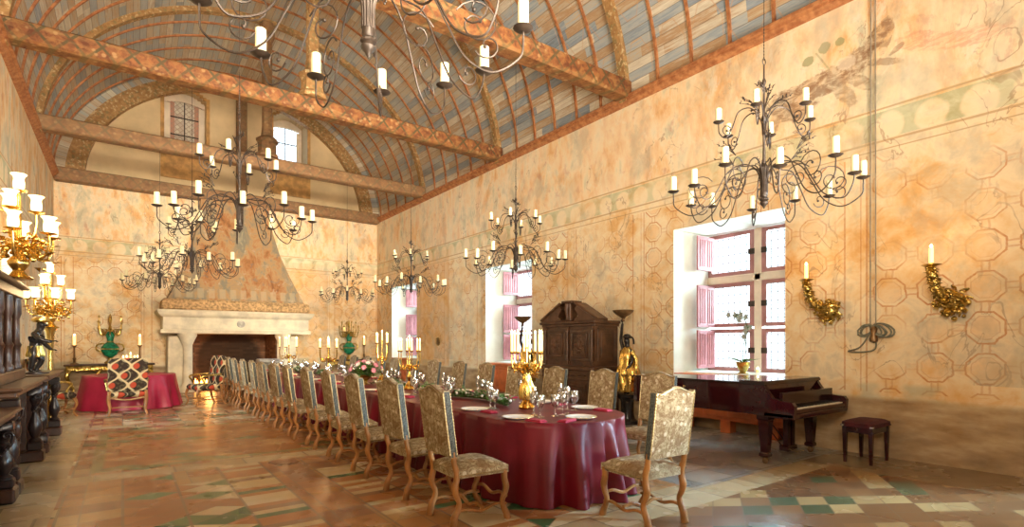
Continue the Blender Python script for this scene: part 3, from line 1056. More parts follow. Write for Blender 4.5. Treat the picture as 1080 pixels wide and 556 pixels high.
for wi, (wa, wb_, wz0, wz1) in enumerate(FW):   # painted timber surround
    b = MB()
    b.box((wa-0.10, YF-0.05, ZC+0.5), (wa, YF-0.001, wz1)); b.box((wb_, YF-0.05, ZC+0.5), (wb_+0.10, YF-0.001, wz1))
    b.box((wa, YF-0.05, ZC+0.5), (wb_, YF-0.001, wz0-0.06))
    n = 14
    for i in range(n):
        u0 = -1+2*i/n; um = u0+1/n; hw = (wb_-wa)/2+0.10; xc = (wa+wb_)/2
        zb = wz1+0.24*max(0, 1-(um*hw/(hw-.1))**2)
        b.box((xc+u0*hw, YF-0.05, zb), (xc+(u0+2/n)*hw, YF-0.001, zb+0.10))
    struct(b.build('trim_%d' % (5+wi), M['orange_trim'] if 'orange_trim' in M else M.setdefault('orange_trim', simple('ochre_painted_timber', (.50, .28, .09), .6, var=.25)), smooth=0),
           label='ochre timber surround of the %s gable window' % ['left', 'right'][wi], cat='trim')

# ---------------------------------------------------------------- fireplace
fp = empty('fireplace', (3.1, YF-0.6, 0))
struct(fp, label='monumental stone fireplace with frescoed sloping hood on the far wall', cat='fireplace')
FL = neg(fp)
b = MB()
for xa, xb in ((1.10, 1.75), (4.2, 4.85)):
    b.box((xa+0.0, 19.15, 0), (xb, YF+0.0, 1.72), bev=.02)
    b.box((xa+0.14, 18.98, 0), (xb-0.08, 19.2, 0.16), bev=.02)
b.build('jamb', M['stone'], fp, smooth=0, loc=FL)
for xc in (1.60, 4.36):
    b = MB()
    b.lathe([(.19, 0), (.19, .14), (.15, .2), (.12, .3), (.115, 1.35), (.13, 1.42), (.14, 1.45), (.2, 1.6), (.26, 1.72), (.26, 1.80)], 12, c=(xc, 19.03, 0))
    b.build('column', M['stone'], fp, smooth=40, loc=FL)
b = MB()
prof = [(0.0, 1.80), (-0.08, 1.80), (-0.08, 1.9), (-0.02, 1.93), (-0.02, 2.28), (-0.07, 2.31), (-0.12, 2.36), (-0.17, 2.45), (-0.17, 2.50), (0.05, 2.52)]
xs0, xs1, yf = 0.98, 5.12, 18.85
vs = []
for d, z in prof:
    vs += [(xs0+d, YF, z), (xs0+d, yf+d, z), (xs1-d, yf+d, z), (xs1-d, YF, z)]
fs = []
for i in range(len(prof)-1):
    for k in range(3): fs.append((i*4+k, i*4+k+1, i*4+5+k, i*4+4+k))
    fs.append((i*4+3, i*4, i*4+4, i*4+7))
fs.append((0, 1, 2, 3)); fs.append(tuple((len(prof)-1)*4+k for k in (3, 2, 1, 0)))
b.add(vs, fs)
b.build('mantel', M['stone'], fp, smooth=0, loc=FL); fix_normals(fp.children[-1])
b = MB(); b.M = Matrix.Translation((3.05, yf-0.03, 2.11)) @ Matrix.Rotation(R(90), 4, 'X')
b.lathe([(0.0, -0.0), (.12, 0.0), (.12, .02), (.095, .03), (.09, .015), (.03, .015), (0.03, .04), (0, .05)], 20)
b.build('carved_roundel', simple('grey_carving', (.55, .52, .44), .7), fp, smooth=40, loc=FL)
b = MB()
hp = [(2.52, 0.05, 0.0), (2.62, 0.0, -0.03), (2.72, 0.05, 0.02), (2.8, .06, .02), (3.2, 0.25, .12), (3.8, .50, .30), (4.5, .75, .52), (5.3, .93, .75), (6.2, 1.05, .88)]
vs = []
for z, d, dy in hp:
    vs += [(1.0+d, YF, z), (1.0+d, 18.9+dy, z), (5.1-d, 18.9+dy, z), (5.1-d, YF, z)]
fs = []
for i in range(len(hp)-1):
    for k in range(3): fs.append((i*4+k, i*4+k+1, i*4+5+k, i*4+4+k))
    fs.append((i*4+3, i*4, i*4+4, i*4+7))
fs += [(0, 1, 2, 3), tuple((len(hp)-1)*4+k for k in (3, 2, 1, 0))]
b.add(vs, fs)
b.build('chimney_hood', M['hood'], fp, smooth=50, loc=FL); fix_normals(fp.children[-1])
b = MB()
b.box((1.752, 19.16, 0.0), (1.80, 20.84, 1.8)); b.box((4.15, 19.16, 0), (4.198, 20.84, 1.8)); b.box((1.8, 20.78, 0), (4.15, 20.84, 1.8))
b.box((1.8, 19.2, 0.0), (4.15, 20.8, 0.05))
b.build('firebox', M['brick'], fp, smooth=0, loc=FL)
b = MB(); vs = []
for z_, d_ in ((2.52, -.04), (2.56, -.07), (2.80, -.05), (2.84, .0)):
    vs += [(1.0+d_, YF, z_), (1.0+d_, 18.86+d_, z_), (5.1-d_, 18.86+d_, z_), (5.1-d_, YF, z_)]
b.add(vs, [(i*4+k, i*4+(k+1) % 4, i*4+4+(k+1) % 4, i*4+4+k) for i in range(3) for k in range(4)]+[(0, 1, 2, 3), (12, 13, 14, 15)])
fix_normals(b.build('carved_band', simple('ochre_band', (.46, .29, .13), .7, var=.45, scale=14, bump=.5), fp, smooth=0, loc=FL))
# iron fireback and logs
r = empty('fireback', (3.0, 20.55, 0.05)); tag(r, 'arched black iron fireback standing inside the fireplace', 'fireback')
b = MB(); pts = [(-.5, 0), (.5, 0), (.5, .5)]+[(.5*math.cos(t), .5+.28*math.sin(t)) for t in [PI*i/12 for i in range(1, 12)]]+[(-.5, .5)]
b.prism(pts, 0, .04, Matrix.Rotation(R(90), 4, 'X')); b.build('plate', M['rust'], r, smooth=30)
b = MB(); b.tube([(-.44, -.06, .04)]+[(-.44, -.06, .5)]+[(.44*-math.cos(t), -.06, .5+.22*math.sin(t)) for t in [PI*i/12 for i in range(13)]]+[(.44, -.06, .04)], .02, 6)
b.build('raised_border', M['rust'], r)
r = empty('log_fire', (2.15, 20.0, 0.05)); tag(r, 'small log fire glowing at the left of the hearth', 'fire')
for k in range(3):
    b = MB(); b.tube([(-.3, -.1+.1*k, .05+.07*(k == 1)), (.3, -.05+.08*k, .06+.08*(k == 1))], .05, 8)
    b.build('log', M['darkwood'], r)
b = MB()
for k in range(7):
    xx = -.25+.08*k; h = .18+.12*random.random()
    b.lathe([(.01, 0), (.045, .05), (.035, h*.5), (.0, h)], 7, c=(xx, random.uniform(-.06, .06), .10))
b.build('flames', M['fire'], r)
point('fire_glow', (2.3, 19.75, .45), 26, (1.0, .38, .10), .15)
r = empty('andiron', (1.95, 19.35, 0)); tag(r, 'brass andiron at the left front of the hearth', 'andiron')
b = MB(); b.lathe([(.05, .04), (.03, .1), (.05, .2), (.02, .26), (.06, .36), (.03, .46), (0, .5)], 10); b.build('finial', M['gold'], r)
b = MB(); b.tube(spline([(-.12, 0, .02), (-.06, 0, .1), (0, 0, .06), (.06, 0, .1), (.12, 0, .02)]), .015, 6); b.tube([(0, 0, .07), (0, .35, .07), (0, .35, .01)], .012, 6); b.build('foot', M['iron'], r)
b = MB(); b.box((-.24, -.2, 0), (.24, .2, .86), bev=.04); b.box((-.31, -.26, .86), (.31, .26, 1.0), bev=.03); b.box((-.32, -.24, 0), (.32, .24, .08), bev=.02)
o = b.build('stone_block', simple('grey_stone', (.42, .43, .42), .8, var=.2, bump=.3), smooth=0, loc=(3.75, 18.35, 0)); tag(o, 'grey moulded stone block standing before the hearth', 'stone block')
# ---------------------------------------------------------------- dining chairs
M['braid'] = simple('dark_grey_braid', (.075, .085, .08), .8, var=.6, scale=60)
def make_chair():
    """sitter faces +y; origin on the floor under the seat centre"""
    r = empty('dining_chair')
    tag(r, 'x', 'chair', 'high-backed tapestry dining chairs')
    W2, BY = 0.235, -0.25
    lean = lambda z: BY-0.13*max(0, z-0.46)
    # seat
    b = MB()
    n = 10
    vs = []; fs = []
    def seat_pt(u, v, top):
        wx = (W2+0.02*(v+1)/2)*u
        yy = v*0.245+0.0
        e = max(abs(u), abs(v))
        z = 0.475+0.035*(1-u**4)*(1-v**4) if top else 0.40
        return (wx, yy, z if not (top and e > .999) else 0.462)
    for top in (True, False):
        for i in range(n+1):
            for j in range(n+1):
                vs.append(seat_pt(-1+2*i/n, -1+2*j/n, top))
    S = (n+1)*(n+1)
    for i in range(n):
        for j in range(n):
            a = i*(n+1)+j
            fs.append((a, a+n+1, a+n+2, a+1)); fs.append((S+a, S+a+1, S+a+n+2, S+a+n+1))
    ring = [i*(n+1) for i in range(n+1)]+[n*(n+1)+j for j in range(1, n+1)]+[i*(n+1)+n for i in range(n-1, -1, -1)]+[j for j in range(n-1, 0, -1)]
    for q in range(len(ring)):
        a, c = ring[q], ring[(q+1) % len(ring)]
        fs.append((a, S+a, S+c, c))
    b.add(vs, fs)
    fix_normals(b.build('seat', M['tapestry'], r, smooth=50))
    # back: camel-topped upholstered slab
    b = MB()
    def topz(u): return 1.130+0.026*math.cos(u*PI*1.15)+(0.010 if abs(u) > .93 else 0)
    cols = 16; rows = 6
    vs = []; fs = []
    for side in (-1, 1):
        for i in range(cols+1):
            u = -1+2*i/cols
            for j in range(rows+1):
                z = 0.575+(topz(u)-0.575)*j/rows
                bulge = 0.012*(1-u*u)*(1-abs(2*j/rows-1)**3)
                vs.append((W2*0.97*u, lean(z)+side*(0.028+bulge), z))
    S = (cols+1)*(rows+1)
    for i in range(cols):
        for j in range(rows):
            a = i*(rows+1)+j
            fs.append((a, a+1, a+rows+2, a+rows+1)); fs.append((S+a, S+a+rows+1, S+a+rows+2, S+a+1))
    ring = [j for j in range(rows+1)]+[i*(rows+1)+rows for i in range(1, cols+1)]+[cols*(rows+1)+j for j in range(rows-1, -1, -1)]+[i*(rows+1) for i in range(cols-1, 0, -1)]
    for q in range(len(ring)):
        a, c = ring[q], ring[(q+1) % len(ring)]
        fs.append((a, c, S+c, S+a))
    b.add(vs, fs)
    fix_normals(b.build('backrest', M['tapestry'], r, smooth=40))
    # a beaded line of brass nails round each face of the back, and round the seat
    def beads(path, nm='brass_nails', R_=.0072):
        P_ = [Vector(p) for p in path]; out = []; rs = []
        acc = 0
        for p, q in zip(P_, P_[1:]):
            k_ = max(1, round((q-p).length/.026))
            for j in range(k_):
                for f, w in ((0.0, .45), (.3, 1), (.7, 1)):
                    out.append(p.lerp(q, (j+f)/k_)); rs.append(R_*w)
        b = MB(); b.tube(out, rs, 5); return b.build(nm, M['brass'], r)
    for side in (-1, 1):
        path = [(-W2*.945, lean(.59)+side*.031, .59), (-W2*.945, lean(1.11)+side*.031, 1.10)]
        path += [(W2*.95*(-1+2*i/10), lean(topz(-1+2*i/10))+side*.031, topz(-1+2*i/10)-.012) for i in range(1, 10)]
        path += [(W2*.945, lean(1.11)+side*.031, 1.10), (W2*.945, lean(.59)+side*.031, .59)]
        beads(path)
    beads([(-W2+.0, -.235, .42), (-W2-.022, .235, .42), (-W2, .25, .42), (W2, .25, .42), (W2+.022, .235, .42), (W2-.0, -.235, .42)])
    for s in (-1, 1):                     # dark braid down the sides of the back
        b = MB()
        zs_ = (.58, .8, 1.0, 1.11)
        vs = [(s*W2*.972+s*dx, lean(z)+dy, z) for z in zs_ for dx, dy in ((0, -.024), (.004, -.024), (.004, .024), (0, .024))]
        b.add(vs, [(k*4+j, k*4+(j+1) % 4, k*4+4+(j+1) % 4, k*4+4+j) for k in range(3) for j in range(4)]+[(0, 1, 2, 3), (12, 13, 14, 15)])
        fix_normals(b.build('side_braid', M['braid'], r))
    # os-de-mouton legs
    def bone(x, y0, z0, sgn, back=False):
        pts = [(x, y0, z0), (x, y0+.0*sgn, z0-.08), (x, y0+.016*sgn, z0-.15), (x, y0+.004*sgn, z0-.21), (x, y0-.022*sgn, z0-.27), (x, y0-.010*sgn, z0-.33), (x, y0+.018*sgn, z0-.38), (x, y0+.035*sgn, 0.0)]
        rr = [.027, .027, .030, .025, .023, .025, .030, .033]
        b = MB(); p = spline(pts, 4)
        rs = []
        for i in range(len(p)):
            f = i/4; k = min(int(f), 6); t = f-k
            rs.append(rr[k]*(1-t)+rr[k+1]*t)
        if back:
            p = [Vector((x, lean(.60), .62)), Vector((x, lean(.52), .52))]+p[1:]
            rs = [.022, .024]+rs[1:]
        b.tube(p, rs, 8)
        return b.build('leg', M['honeywood'], r, smooth=60)
    for s in (-1, 1):
        bone(s*(W2+.0), .215, .43, 1)
        bone(s*(W2-.022), -.235, .47, -1, True)
    b = MB()
    def wavy(p, q, amp):
        P, Q = Vector(p), Vector(q); pts = []
        for i in range(15):
            t = i/14; pts.append(P.lerp(Q, t)+Vector((0, 0, amp*math.sin(t*PI*3)*math.sin(t*PI)**.5)))
        return pts
    for s in (-1, 1):
        b.tube(wavy((s*(W2-.01), .235, .125), (s*(W2-.02), -.25, .125), .02), .015, 6)
    b.tube(wavy((-W2+.01, 0, .13), (W2-.01, 0, .13), .022), .017, 6)
    b.tube(wavy((-W2, .235, .19), (W2, .235, .19), .022), .015, 6)
    b.build('stretcher', M['honeywood'], r, smooth=60)
    return r


ORD = ['nearest the camera', 'second from the camera', 'third from the camera', 'fourth from the camera', 'fifth from the camera', 'sixth from the camera', 'seventh from the camera',
       'eighth from the camera', 'ninth from the camera', 'tenth from the camera', 'third from the fireplace end', 'second from the fireplace end', 'last at the fireplace end']
chair = make_chair()
place(chair, (3.60, 3.02, 0), R(-4))
chair['label'] = 'lone tapestry chair at the rounded near end of the long table'
for i in range(13):
    y = 3.95+i*0.985
    copy_tree(chair, (2.44+random.uniform(-.02, .02), y, 0), R(-90)+random.uniform(-.05, .05),
              'high-backed tapestry chair in left row of long table, ' + ORD[i])
for i in range(13):
    y = 4.12+i*0.965
    copy_tree(chair, (4.93+random.uniform(-.03, .03), y, 0), R(90)+random.uniform(-.06, .06)+(0.15 if i == 0 else 0),
              'high-backed tapestry chair in window-side row, ' + ORD[i])

# ---------------------------------------------------------------- cloth
def outline_stadium(x0, x1, y0, y1, r, n):
    """points round a rounded rectangle whose short ends are nearly half round"""
    pts = []
    segs = [((x1-r, y0+r), -90), ((x1-r, y1-r), 0), ((x0+r, y1-r), 90), ((x0+r, y0+r), 180)]
    for (c, a0) in segs:
        for k in range(17):
            a = R(a0+90*k/16); pts.append((c[0]+r*math.cos(a), c[1]+r*math.sin(a)))
    out = []
    L = [0]
    m = len(pts)
    for i in range(m):
        p, q = pts[i], pts[(i+1) % m]; L.append(L[-1]+math.dist(p, q))
    tot = L[-1]; j = 0
    for k in range(n):
        t = tot*k/n
        while L[j+1] < t: j += 1
        p, q = pts[j], pts[(j+1) % m]; f = (t-L[j])/max(1e-9, L[j+1]-L[j])
        x = p[0]+(q[0]-p[0])*f; y = p[1]+(q[1]-p[1])*f
        nx, ny = (q[1]-p[1]), -(q[0]-p[0]); l = math.hypot(nx, ny) or 1
        out.append((x, y, nx/l, ny/l, t))
    return out


def cloth(name, pts, z, mat, fold=0.05, flare=0.10, wl=0.33, hem=0.015, seed=1):
    rnd = random.Random(seed)
    ph = [rnd.uniform(0, 6.28) for _ in range(6)]
    b = MB(); n = len(pts); rows = 16
    cx = sum(p[0] for p in pts)/n; cy = sum(p[1] for p in pts)/n
    vs = []; fs = []
    # inner ring, then edge, then drop
    for sc_ in (0.90, 0.985):
        for (x, y, nx, ny, t) in pts:
            vs.append((x-nx*(1-sc_)*0.6, y-ny*(1-sc_)*.6, z))
    for j in range(rows+1):
        d = j/rows
        h = z-0.006-(z-hem)*d if j else z-0.004
        for (x, y, nx, ny, t) in pts:
            w = math.sin(2*PI*t/wl+ph[0]+1.2*math.sin(2*PI*t/1.7+ph[1]))+0.5*math.sin(2*PI*t/(wl*.57)+ph[2])
            amp = fold*d**0.8*(0.65+0.35*math.sin(2*PI*t/2.3+ph[3]))
            o = 0.004+flare*d**1.3+amp*w*0.7
            hh = h+(0.010*math.sin(2*PI*t/.9+ph[4]))*d*0
            vs.append((x+nx*o, y+ny*o, hh))
    for j in range(rows+2):
        for i in range(n):
            k = (i+1) % n
            fs.append((j*n+i, (j+1)*n+i, (j+1)*n+k, j*n+k))
    fs.append(tuple(range(n)))
    b.add(vs, fs)
    return fix_normals(b.build(name, mat, smooth=70))


TZ = 0.765
pts = outline_stadium(2.90, 4.42, 3.55, 16.45, 0.74, 1500)
o = cloth('tablecloth', pts, TZ, M['burgundy'], fold=0.12, flare=0.07, wl=0.40)
tag(o, 'long burgundy cloth covering the dining table and falling to the floor', 'tablecloth')
r = empty('dining_table', (3.66, 10, 0)); tag(r, 'long dining table hidden beneath the burgundy cloth', 'table')
b = MB(); b.prism([(p[0]-3.66-p[2]*.01, p[1]-10-p[3]*.01) for p in pts[::15]], .72, .755); b.build('tabletop', M['honeywood'], r, smooth=30)
for yy in (-5.6, -2, 2, 5.6):
    b = MB(); b.box((-.3, yy-.04, 0), (.3, yy+.04, .06)); b.box((-.05, yy-.05, .06), (.05, yy+.05, .72)); b.box((-.4, yy-.04, .66), (.4, yy+.04, .72))
    b.build('trestle', M['honeywood'], r, smooth=0)

# ---------------------------------------------------------------- place settings
def make_plate():
    r = empty('dinner_plate'); tag(r, 'x', 'plate', 'cream dinner plates laid along the long table')
    b = MB(); b.lathe([(.0, .004), (.095, .004), (.1, .0), (.108, .004), (.155, .018), (.157, .021), (.150, .020), (.108, .009), (.095, .008), (.0, .008)], 28)
    b.build('plate_body', M['china'], r, smooth=50)
    b = MB(); b.lathe([(.1515, .0205), (.157, .0215), (.1575, .020)], 28, cap=False); b.build('gilt_rim', M['gold'], r)
    return r


def make_glass(name, label, prof, grp):
    b = MB(); b.lathe([(p[0]*1.15, p[1]*1.22) for p in prof], 14)
    o = b.build(name, M['glass'], smooth=60); tag(o, label, 'glass', grp)
    return o


wine = make_glass('wine_glass', 'x', [(.0, .002), (.034, .001), (.034, .003), (.006, .010), (.0045, .02), (.0045, .085), (.01, .092), (.03, .11), (.038, .135), (.036, .17), (.031, .20), (.030, .20), (.035, .17), (.037, .135), (.029, .112), (.0, .095)], 'wine glasses')
goblet = make_glass('water_goblet', 'x', [(.0, .002), (.036, .001), (.036, .003), (.007, .012), (.005, .02), (.005, .065), (.012, .072), (.036, .10), (.043, .13), (.041, .165), (.038, .18), (.037, .18), (.040, .165), (.042, .13), (.035, .102), (.0, .076)], 'water goblets')
flute = make_glass('champagne_flute', 'x', [(.0, .002), (.031, .001), (.031, .003), (.005, .010), (.004, .02), (.004, .08), (.012, .10), (.022, .14), (.025, .19), (.023, .235), (.022, .235), (.024, .19), (.021, .142), (.0, .10)], 'champagne flutes')
plate = make_plate()
b = MB(); b.box((-.10, -.05, 0), (.10, .05, .012), bev=.005); b.box((-.085, -.045, .012), (.09, .04, .022), bev=.004)
napkin = b.build('napkin', M['napkin'], smooth=0); tag(napkin, 'x', 'napkin', 'folded dark red napkins')
def make_cut(name, kind):
    b = MB()
    b.tube([(0, -.10, .003), (0, -.02, .0035), (0, .02, .004)], [.005, .003, .003], 6, flat=.5)
    if kind == 'knife': b.box((-.001, .02, .001), (.009, .115, .004), bev=.001)
    elif kind == 'fork':
        b.box((-.009, .03, .002), (.009, .055, .005), bev=.001); b.box((-.003, .015, .002), (.003, .035, .005))
        for q in range(4): b.box((-.009+q*.005, .055, .003), (-.006+q*.005, .095, .005))
    o = b.build(name, M['silver'], smooth=40); tag(o, 'x', kind, 'silver %ss' % kind)
    return o
knife = make_cut('knife', 'knife'); fork = make_cut('fork', 'fork')
first = {}
def put(src, loc, rz, label):
    if src.name not in first:
        first[src.name] = 1; place(src, loc, rz); src['label'] = label; return src
    return copy_tree(src, loc, rz, label)


seats = []
for i in range(13): seats.append((3.10, 3.95+i*.985+0.02, 1, 'left row', ORD[i]))
for i in range(13): seats.append((4.22, 4.12+i*.965, -1, 'window row', ORD[i]))
for (x, y, s, row, od) in seats:
    w = ', %s, seat %s' % (row, od)
    if y < 4.2 and s == 1: y = 4.16
    if y < 4.3 and s == -1: y = 4.35
    put(plate, (x+.02*s, y, TZ), random.uniform(0, 3), 'cream dinner plate with thin gilt rim' + w)
    put(napkin, (x+.02*s, y-.275, TZ), R(90)+random.uniform(-.2, .2), 'folded dark red napkin' + w)
    if abs(y-9.2) < .5 and s == 1 or abs(y-9.62) < .45 and s == -1: continue
    put(goblet, (x+.24*s, y-.07, TZ), 0, 'round water goblet' + w)
    put(wine, (x+.25*s, y+.04, TZ), 0, 'stemmed wine glass' + w)
    put(flute, (x+.30*s, y+.10, TZ), 0, 'tall champagne flute' + w)
    if y < 7.2:
        put(fork, (x+.0*s, y+.20*s, TZ), R(-90)*s, 'silver fork beside the plate' + w)
        put(knife, (x+.0*s, y-.19*s, TZ), R(-90)*s, 'silver knife beside the plate' + w)
w = ' at the rounded near end'
put(plate, (3.62, 3.80, TZ), 0, 'cream dinner plate with thin gilt rim' + w)
put(goblet, (3.50, 4.05, TZ), 0, 'round water goblet' + w); put(wine, (3.62, 4.07, TZ), 0, 'stemmed wine glass' + w); put(flute, (3.73, 4.12, TZ), 0, 'tall champagne flute' + w)
put(napkin, (3.36, 3.72, TZ), 0.3, 'folded dark red napkin' + w)

# ---------------------------------------------------------------- greenery and bouquet
def garland(name, y0, y1, label, n):
    rnd = random.Random(int(y0*10))
    r = empty(name, (3.66, (y0+y1)/2, TZ)); tag(r, label, 'garland', 'leaf garlands down the middle of the table')
    def path(t): return Vector((3.66+0.10*math.sin(t*9+y0), y0+(y1-y0)*t, TZ+0.022))
    b = MB(); b.tube([path(i/30) for i in range(31)], .012, 6); b.build('vine', M['green'], r, loc=neg(r))
    for nm, mt, cnt in (('leaves', M['green'], n), ('pale_leaves', M['green_pale'], n//3)):
        b = MB()
        for k in range(cnt):
            p = path(rnd.random())+Vector((rnd.gauss(0, .05), 0, abs(rnd.gauss(0, .035))))
            a = rnd.uniform(0, 2*PI)
            b.leaf(p, (math.cos(a), math.sin(a), rnd.uniform(.0, .9)), (0, 0, 1), rnd.uniform(.05, .09), rnd.uniform(.03, .05))
        b.build(nm, mt, r, smooth=0, loc=neg(r))
    b = MB()
    for k in range(n//14):
        p = path(rnd.random())+Vector((rnd.gauss(0, .05), 0, .05)); b.ball(p, .018, 7, 5)
    b.build('blossoms', M['white_petal'], r, loc=neg(r))
garland('leaf_garland', 4.95, 7.5, 'leafy green garland down the middle of the near part of the table', 700)
garland('leaf_garland', 8.0, 8.85, 'short leafy garland between second candelabrum and flower bouquet', 200)
garland('leaf_garland', 12.2, 14.9, 'leafy green garland down the far half of the long table', 500)

rnd = random.Random(5)
bq = empty('flower_bouquet', (3.50, 9.2, TZ)); tag(bq, 'round bouquet of pink and white flowers in green leaves on the table', 'bouquet')
b = MB(); b.lathe([(.07, 0), (.075, .01), (.03, .03), (.03, .06), (.10, .13), (.12, .17), (.115, .17), (.0, .14)], 16); b.build('bowl', M['gold_dim'], bq)
b = MB()
for k in range(460):
    a = rnd.uniform(0, 2*PI); e = rnd.uniform(-.25, 1.4)
    d = Vector((math.cos(a)*math.cos(e), math.sin(a)*math.cos(e), math.sin(e)*.62))
    b.leaf(Vector((0, 0, .20))+d*rnd.uniform(.05, .24), d+Vector((rnd.gauss(0, .3), rnd.gauss(0, .3), rnd.gauss(0, .3))), (0, 0, 1), rnd.uniform(.07, .12), rnd.uniform(.03, .05))
b.build('foliage', M['green'], bq, smooth=0)
for k in range(22):
    a = k*2.4; e = .15+1.25*(k/22)
    d = Vector((math.cos(a)*math.cos(e), math.sin(a)*math.cos(e), math.sin(e)*.72))
    c = Vector((0, 0, .20))+d*.30
    b = MB(); q = d.to_track_quat('Z', 'Y').to_matrix().to_4x4()
    Mx = Matrix.Translation(c) @ q
    for ring_, (rr, L, tilt) in enumerate(((0.01, .045, .35), (.008, .035, .8), (.004, .025, 1.2))):
        for m in range(8):
            t = 2*PI*m/8+ring_*.4
            dd = (math.cos(t)*math.cos(tilt), math.sin(t)*math.cos(tilt), math.sin(tilt))
            b.leaf((math.cos(t)*rr, math.sin(t)*rr, 0), dd, (0, 0, 1), L, .032)
    b.ball((0, 0, .012), .011, 6, 4)
    b.M = None
    b.v = [tuple(Mx @ Vector(v)) for v in b.v]
    b.build('flower', M['pink'] if k % 3 else M['white_petal'], bq, smooth=0)

# ---------------------------------------------------------------- gilt candelabra with candles
def candle(root, x, y, z, h, r=0.012, lit=True, name='candle'):
    b = MB(); b.lathe([(r, 0), (r*1.02, .005), (r, h*.5), (r*.97, h-.003), (r*.5, h)], 8, c=(x, y, z))
    o = b.build(name, M['wax_lit'] if lit else M['wax'], root, smooth=50)
    if lit:
        b = MB(); b.lathe([(.0, 0), (r*.75, .012), (r*.6, .024), (.0, .045)], 7, c=(x, y, z+h)); b.build('flame', M['flame'], o)
    return o


def scroll_arm(b, x1, z0, z1, ang, rad=.008, zin=None, curl=True, n=5):
    """S shaped arm from axis (z0) out to radius x1, ending upright at z1"""
    zin = z0-(.25*x1) if zin is None else zin
    P = [(0.01, z0), (x1*.25, z0+x1*.12), (x1*.5, zin), (x1*.82, zin-.02*x1), (x1, (zin+z1)/2), (x1, z1)]
    c, s = math.cos(ang), math.sin(ang)
    b.tube(spline([(p[0]*c, p[0]*s, p[1]) for p in P], n), rad, 6)
    if curl:
        q = []
        for i in range(14):
            t = i/13*2.0*PI*1.25; rr = x1*.17*(1-i/18)
            q.append(((x1*.62+rr*math.cos(t+1.2))*c, (x1*.62+rr*math.cos(t+1.2))*s, zin+x1*.13+rr*math.sin(t+1.2)))
        b.tube(q, rad*.7, 5)


def table_candelabrum(loc, label, H=.62, rad=.17, figure=False, narm=6, chh=.15, nm='candelabrum'):
    loc = (loc[0], loc[1], loc[2]+.003)
    r = empty(nm, loc); tag(r, label, 'candelabrum', 'gilt candelabra with lit candles')
    z1 = H
    b = MB()
    b.lathe([(.09, 0), (.095, .015), (.07, .03), (.05, .05), (.06, .075), (.03, .1)], 16)
    for k in range(6):
        a = 2*PI*k/6; b.ball((.075*math.cos(a), .075*math.sin(a), .02), .022, 7, 5)
        b.tube(spline([(.09*math.cos(a), .09*math.sin(a), .01), (.06*math.cos(a), .06*math.sin(a), .06), (.03*math.cos(a), .03*math.sin(a), .11)]), .01, 5)
    b.build('base', M['gold'], r)
    if figure:      # a winged gilt putto holds up the branches
        skin_mesh('figure', [(0, 0, .27), (0, 0, .33), (0, 0, .38), (0, 0, .415), (0, 0, .45), (.035, 0, .37), (.075, 0, .41), (.05, 0, .48), (-.035, 0, .37), (-.075, -.01, .42), (-.045, 0, .48), (.025, 0, .24), (.03, .015, .17), (.02, 0, .10), (-.025, 0, .24), (-.04, .02, .18), (-.02, 0, .11)],
                  [(0, 1), (1, 2), (2, 3), (3, 4), (2, 5), (5, 6), (6, 7), (2, 8), (8, 9), (9, 10), (0, 11), (11, 12), (12, 13), (0, 14), (14, 15), (15, 16)],
                  [.052, .046, .050, .022, .036, .025, .019, .013, .025, .019, .013, .038, .028, .018, .038, .028, .018], M['gold'], r, 1)
        b = MB()
        for s in (-1, 1):
            for k in range(5): b.leaf((s*.02, -.03, .38), (s*(.6+.2*k), -.5, .8-.35*k), (0, 1, 0), .13, .035)
        b.build('wings', M['gold'], r, smooth=0)
        b = MB(); b.lathe([(.075, .10), (.085, .18), (.07, .26), (.045, .31)], 22, fn=lambda t, q, z: q*(1+.2*math.sin(5*t))); b.build('drapery', M['gold'], r)
        zs = .48
    else:
        b = MB(); b.lathe([(.03, .1), (.018, .13), (.032, .17), (.04, .2), (.02, .25), (.014, .3), (.03, .34), (.014, .38), (.012, H*.75)], 12); b.build('stem', M['gold'], r)
        zs = H*.62
    for k in range(narm):
        a = 2*PI*k/narm+.3; b = MB()
        scroll_arm(b, rad, zs, z1-.02, a, .009)
        for m in range(14 if figure else 4):
            q = rad*(.1+.2*(m % 5)); b.leaf((q*math.cos(a), q*math.sin(a), zs-.02-.02*(m % 3)), (math.cos(a+m*1.7), math.sin(a+m*1.7), .8-.5*(m % 3)), (0, 0, 1), .075, .045)
            if figure: b.ball((q*math.cos(a+.2), q*math.sin(a+.2), zs-.01+.03*math.sin(m*2)), .014, 6, 4)
        b.lathe([(.0, -.012), (.012, -.01), (.026, .004), (.027, .008), (.012, .006), (.014, .02), (.0, .02)], 9, c=(rad*math.cos(a), rad*math.sin(a), z1))
        b.build('arm', M['gold'], r)
        candle(r, rad*math.cos(a), rad*math.sin(a), z1+.018, chh)
    b = MB(); b.tube([(0, 0, zs-.05), (0, 0, z1+.05)], .012, 8); b.lathe([(0, 0), (.03, .005), (.03, .01), (.0, .02)], 10, c=(0, 0, z1+.05)); b.build('centre_cup', M['gold'], r)
    candle(r, 0, 0, z1+.068, chh)
    point('candle_glow', (loc[0], loc[1], loc[2]+z1+chh+.12), 5, WARMER, .08)
    return r
table_candelabrum((3.66, 4.72, TZ), 'large gilt figure candelabrum on the table, nearest the camera', H=.62, rad=.17, figure=True, narm=8, chh=.20)
table_candelabrum((3.66, 7.75, TZ), 'second gilt candelabrum along the table, before the farthest window', H=.60, rad=.17)
table_candelabrum((3.98, 9.62, TZ), 'tall slim gilt candelabrum right of the flower bouquet', H=.72, rad=.13, narm=4)
table_candelabrum((3.66, 11.85, TZ), 'gilt candelabrum left of the bouquet, mid table', H=.62, rad=.2)
table_candelabrum((3.66, 15.3, TZ), 'gilt candelabrum at the fireplace end of the long table', H=.62, rad=.24, narm=5, chh=.22)

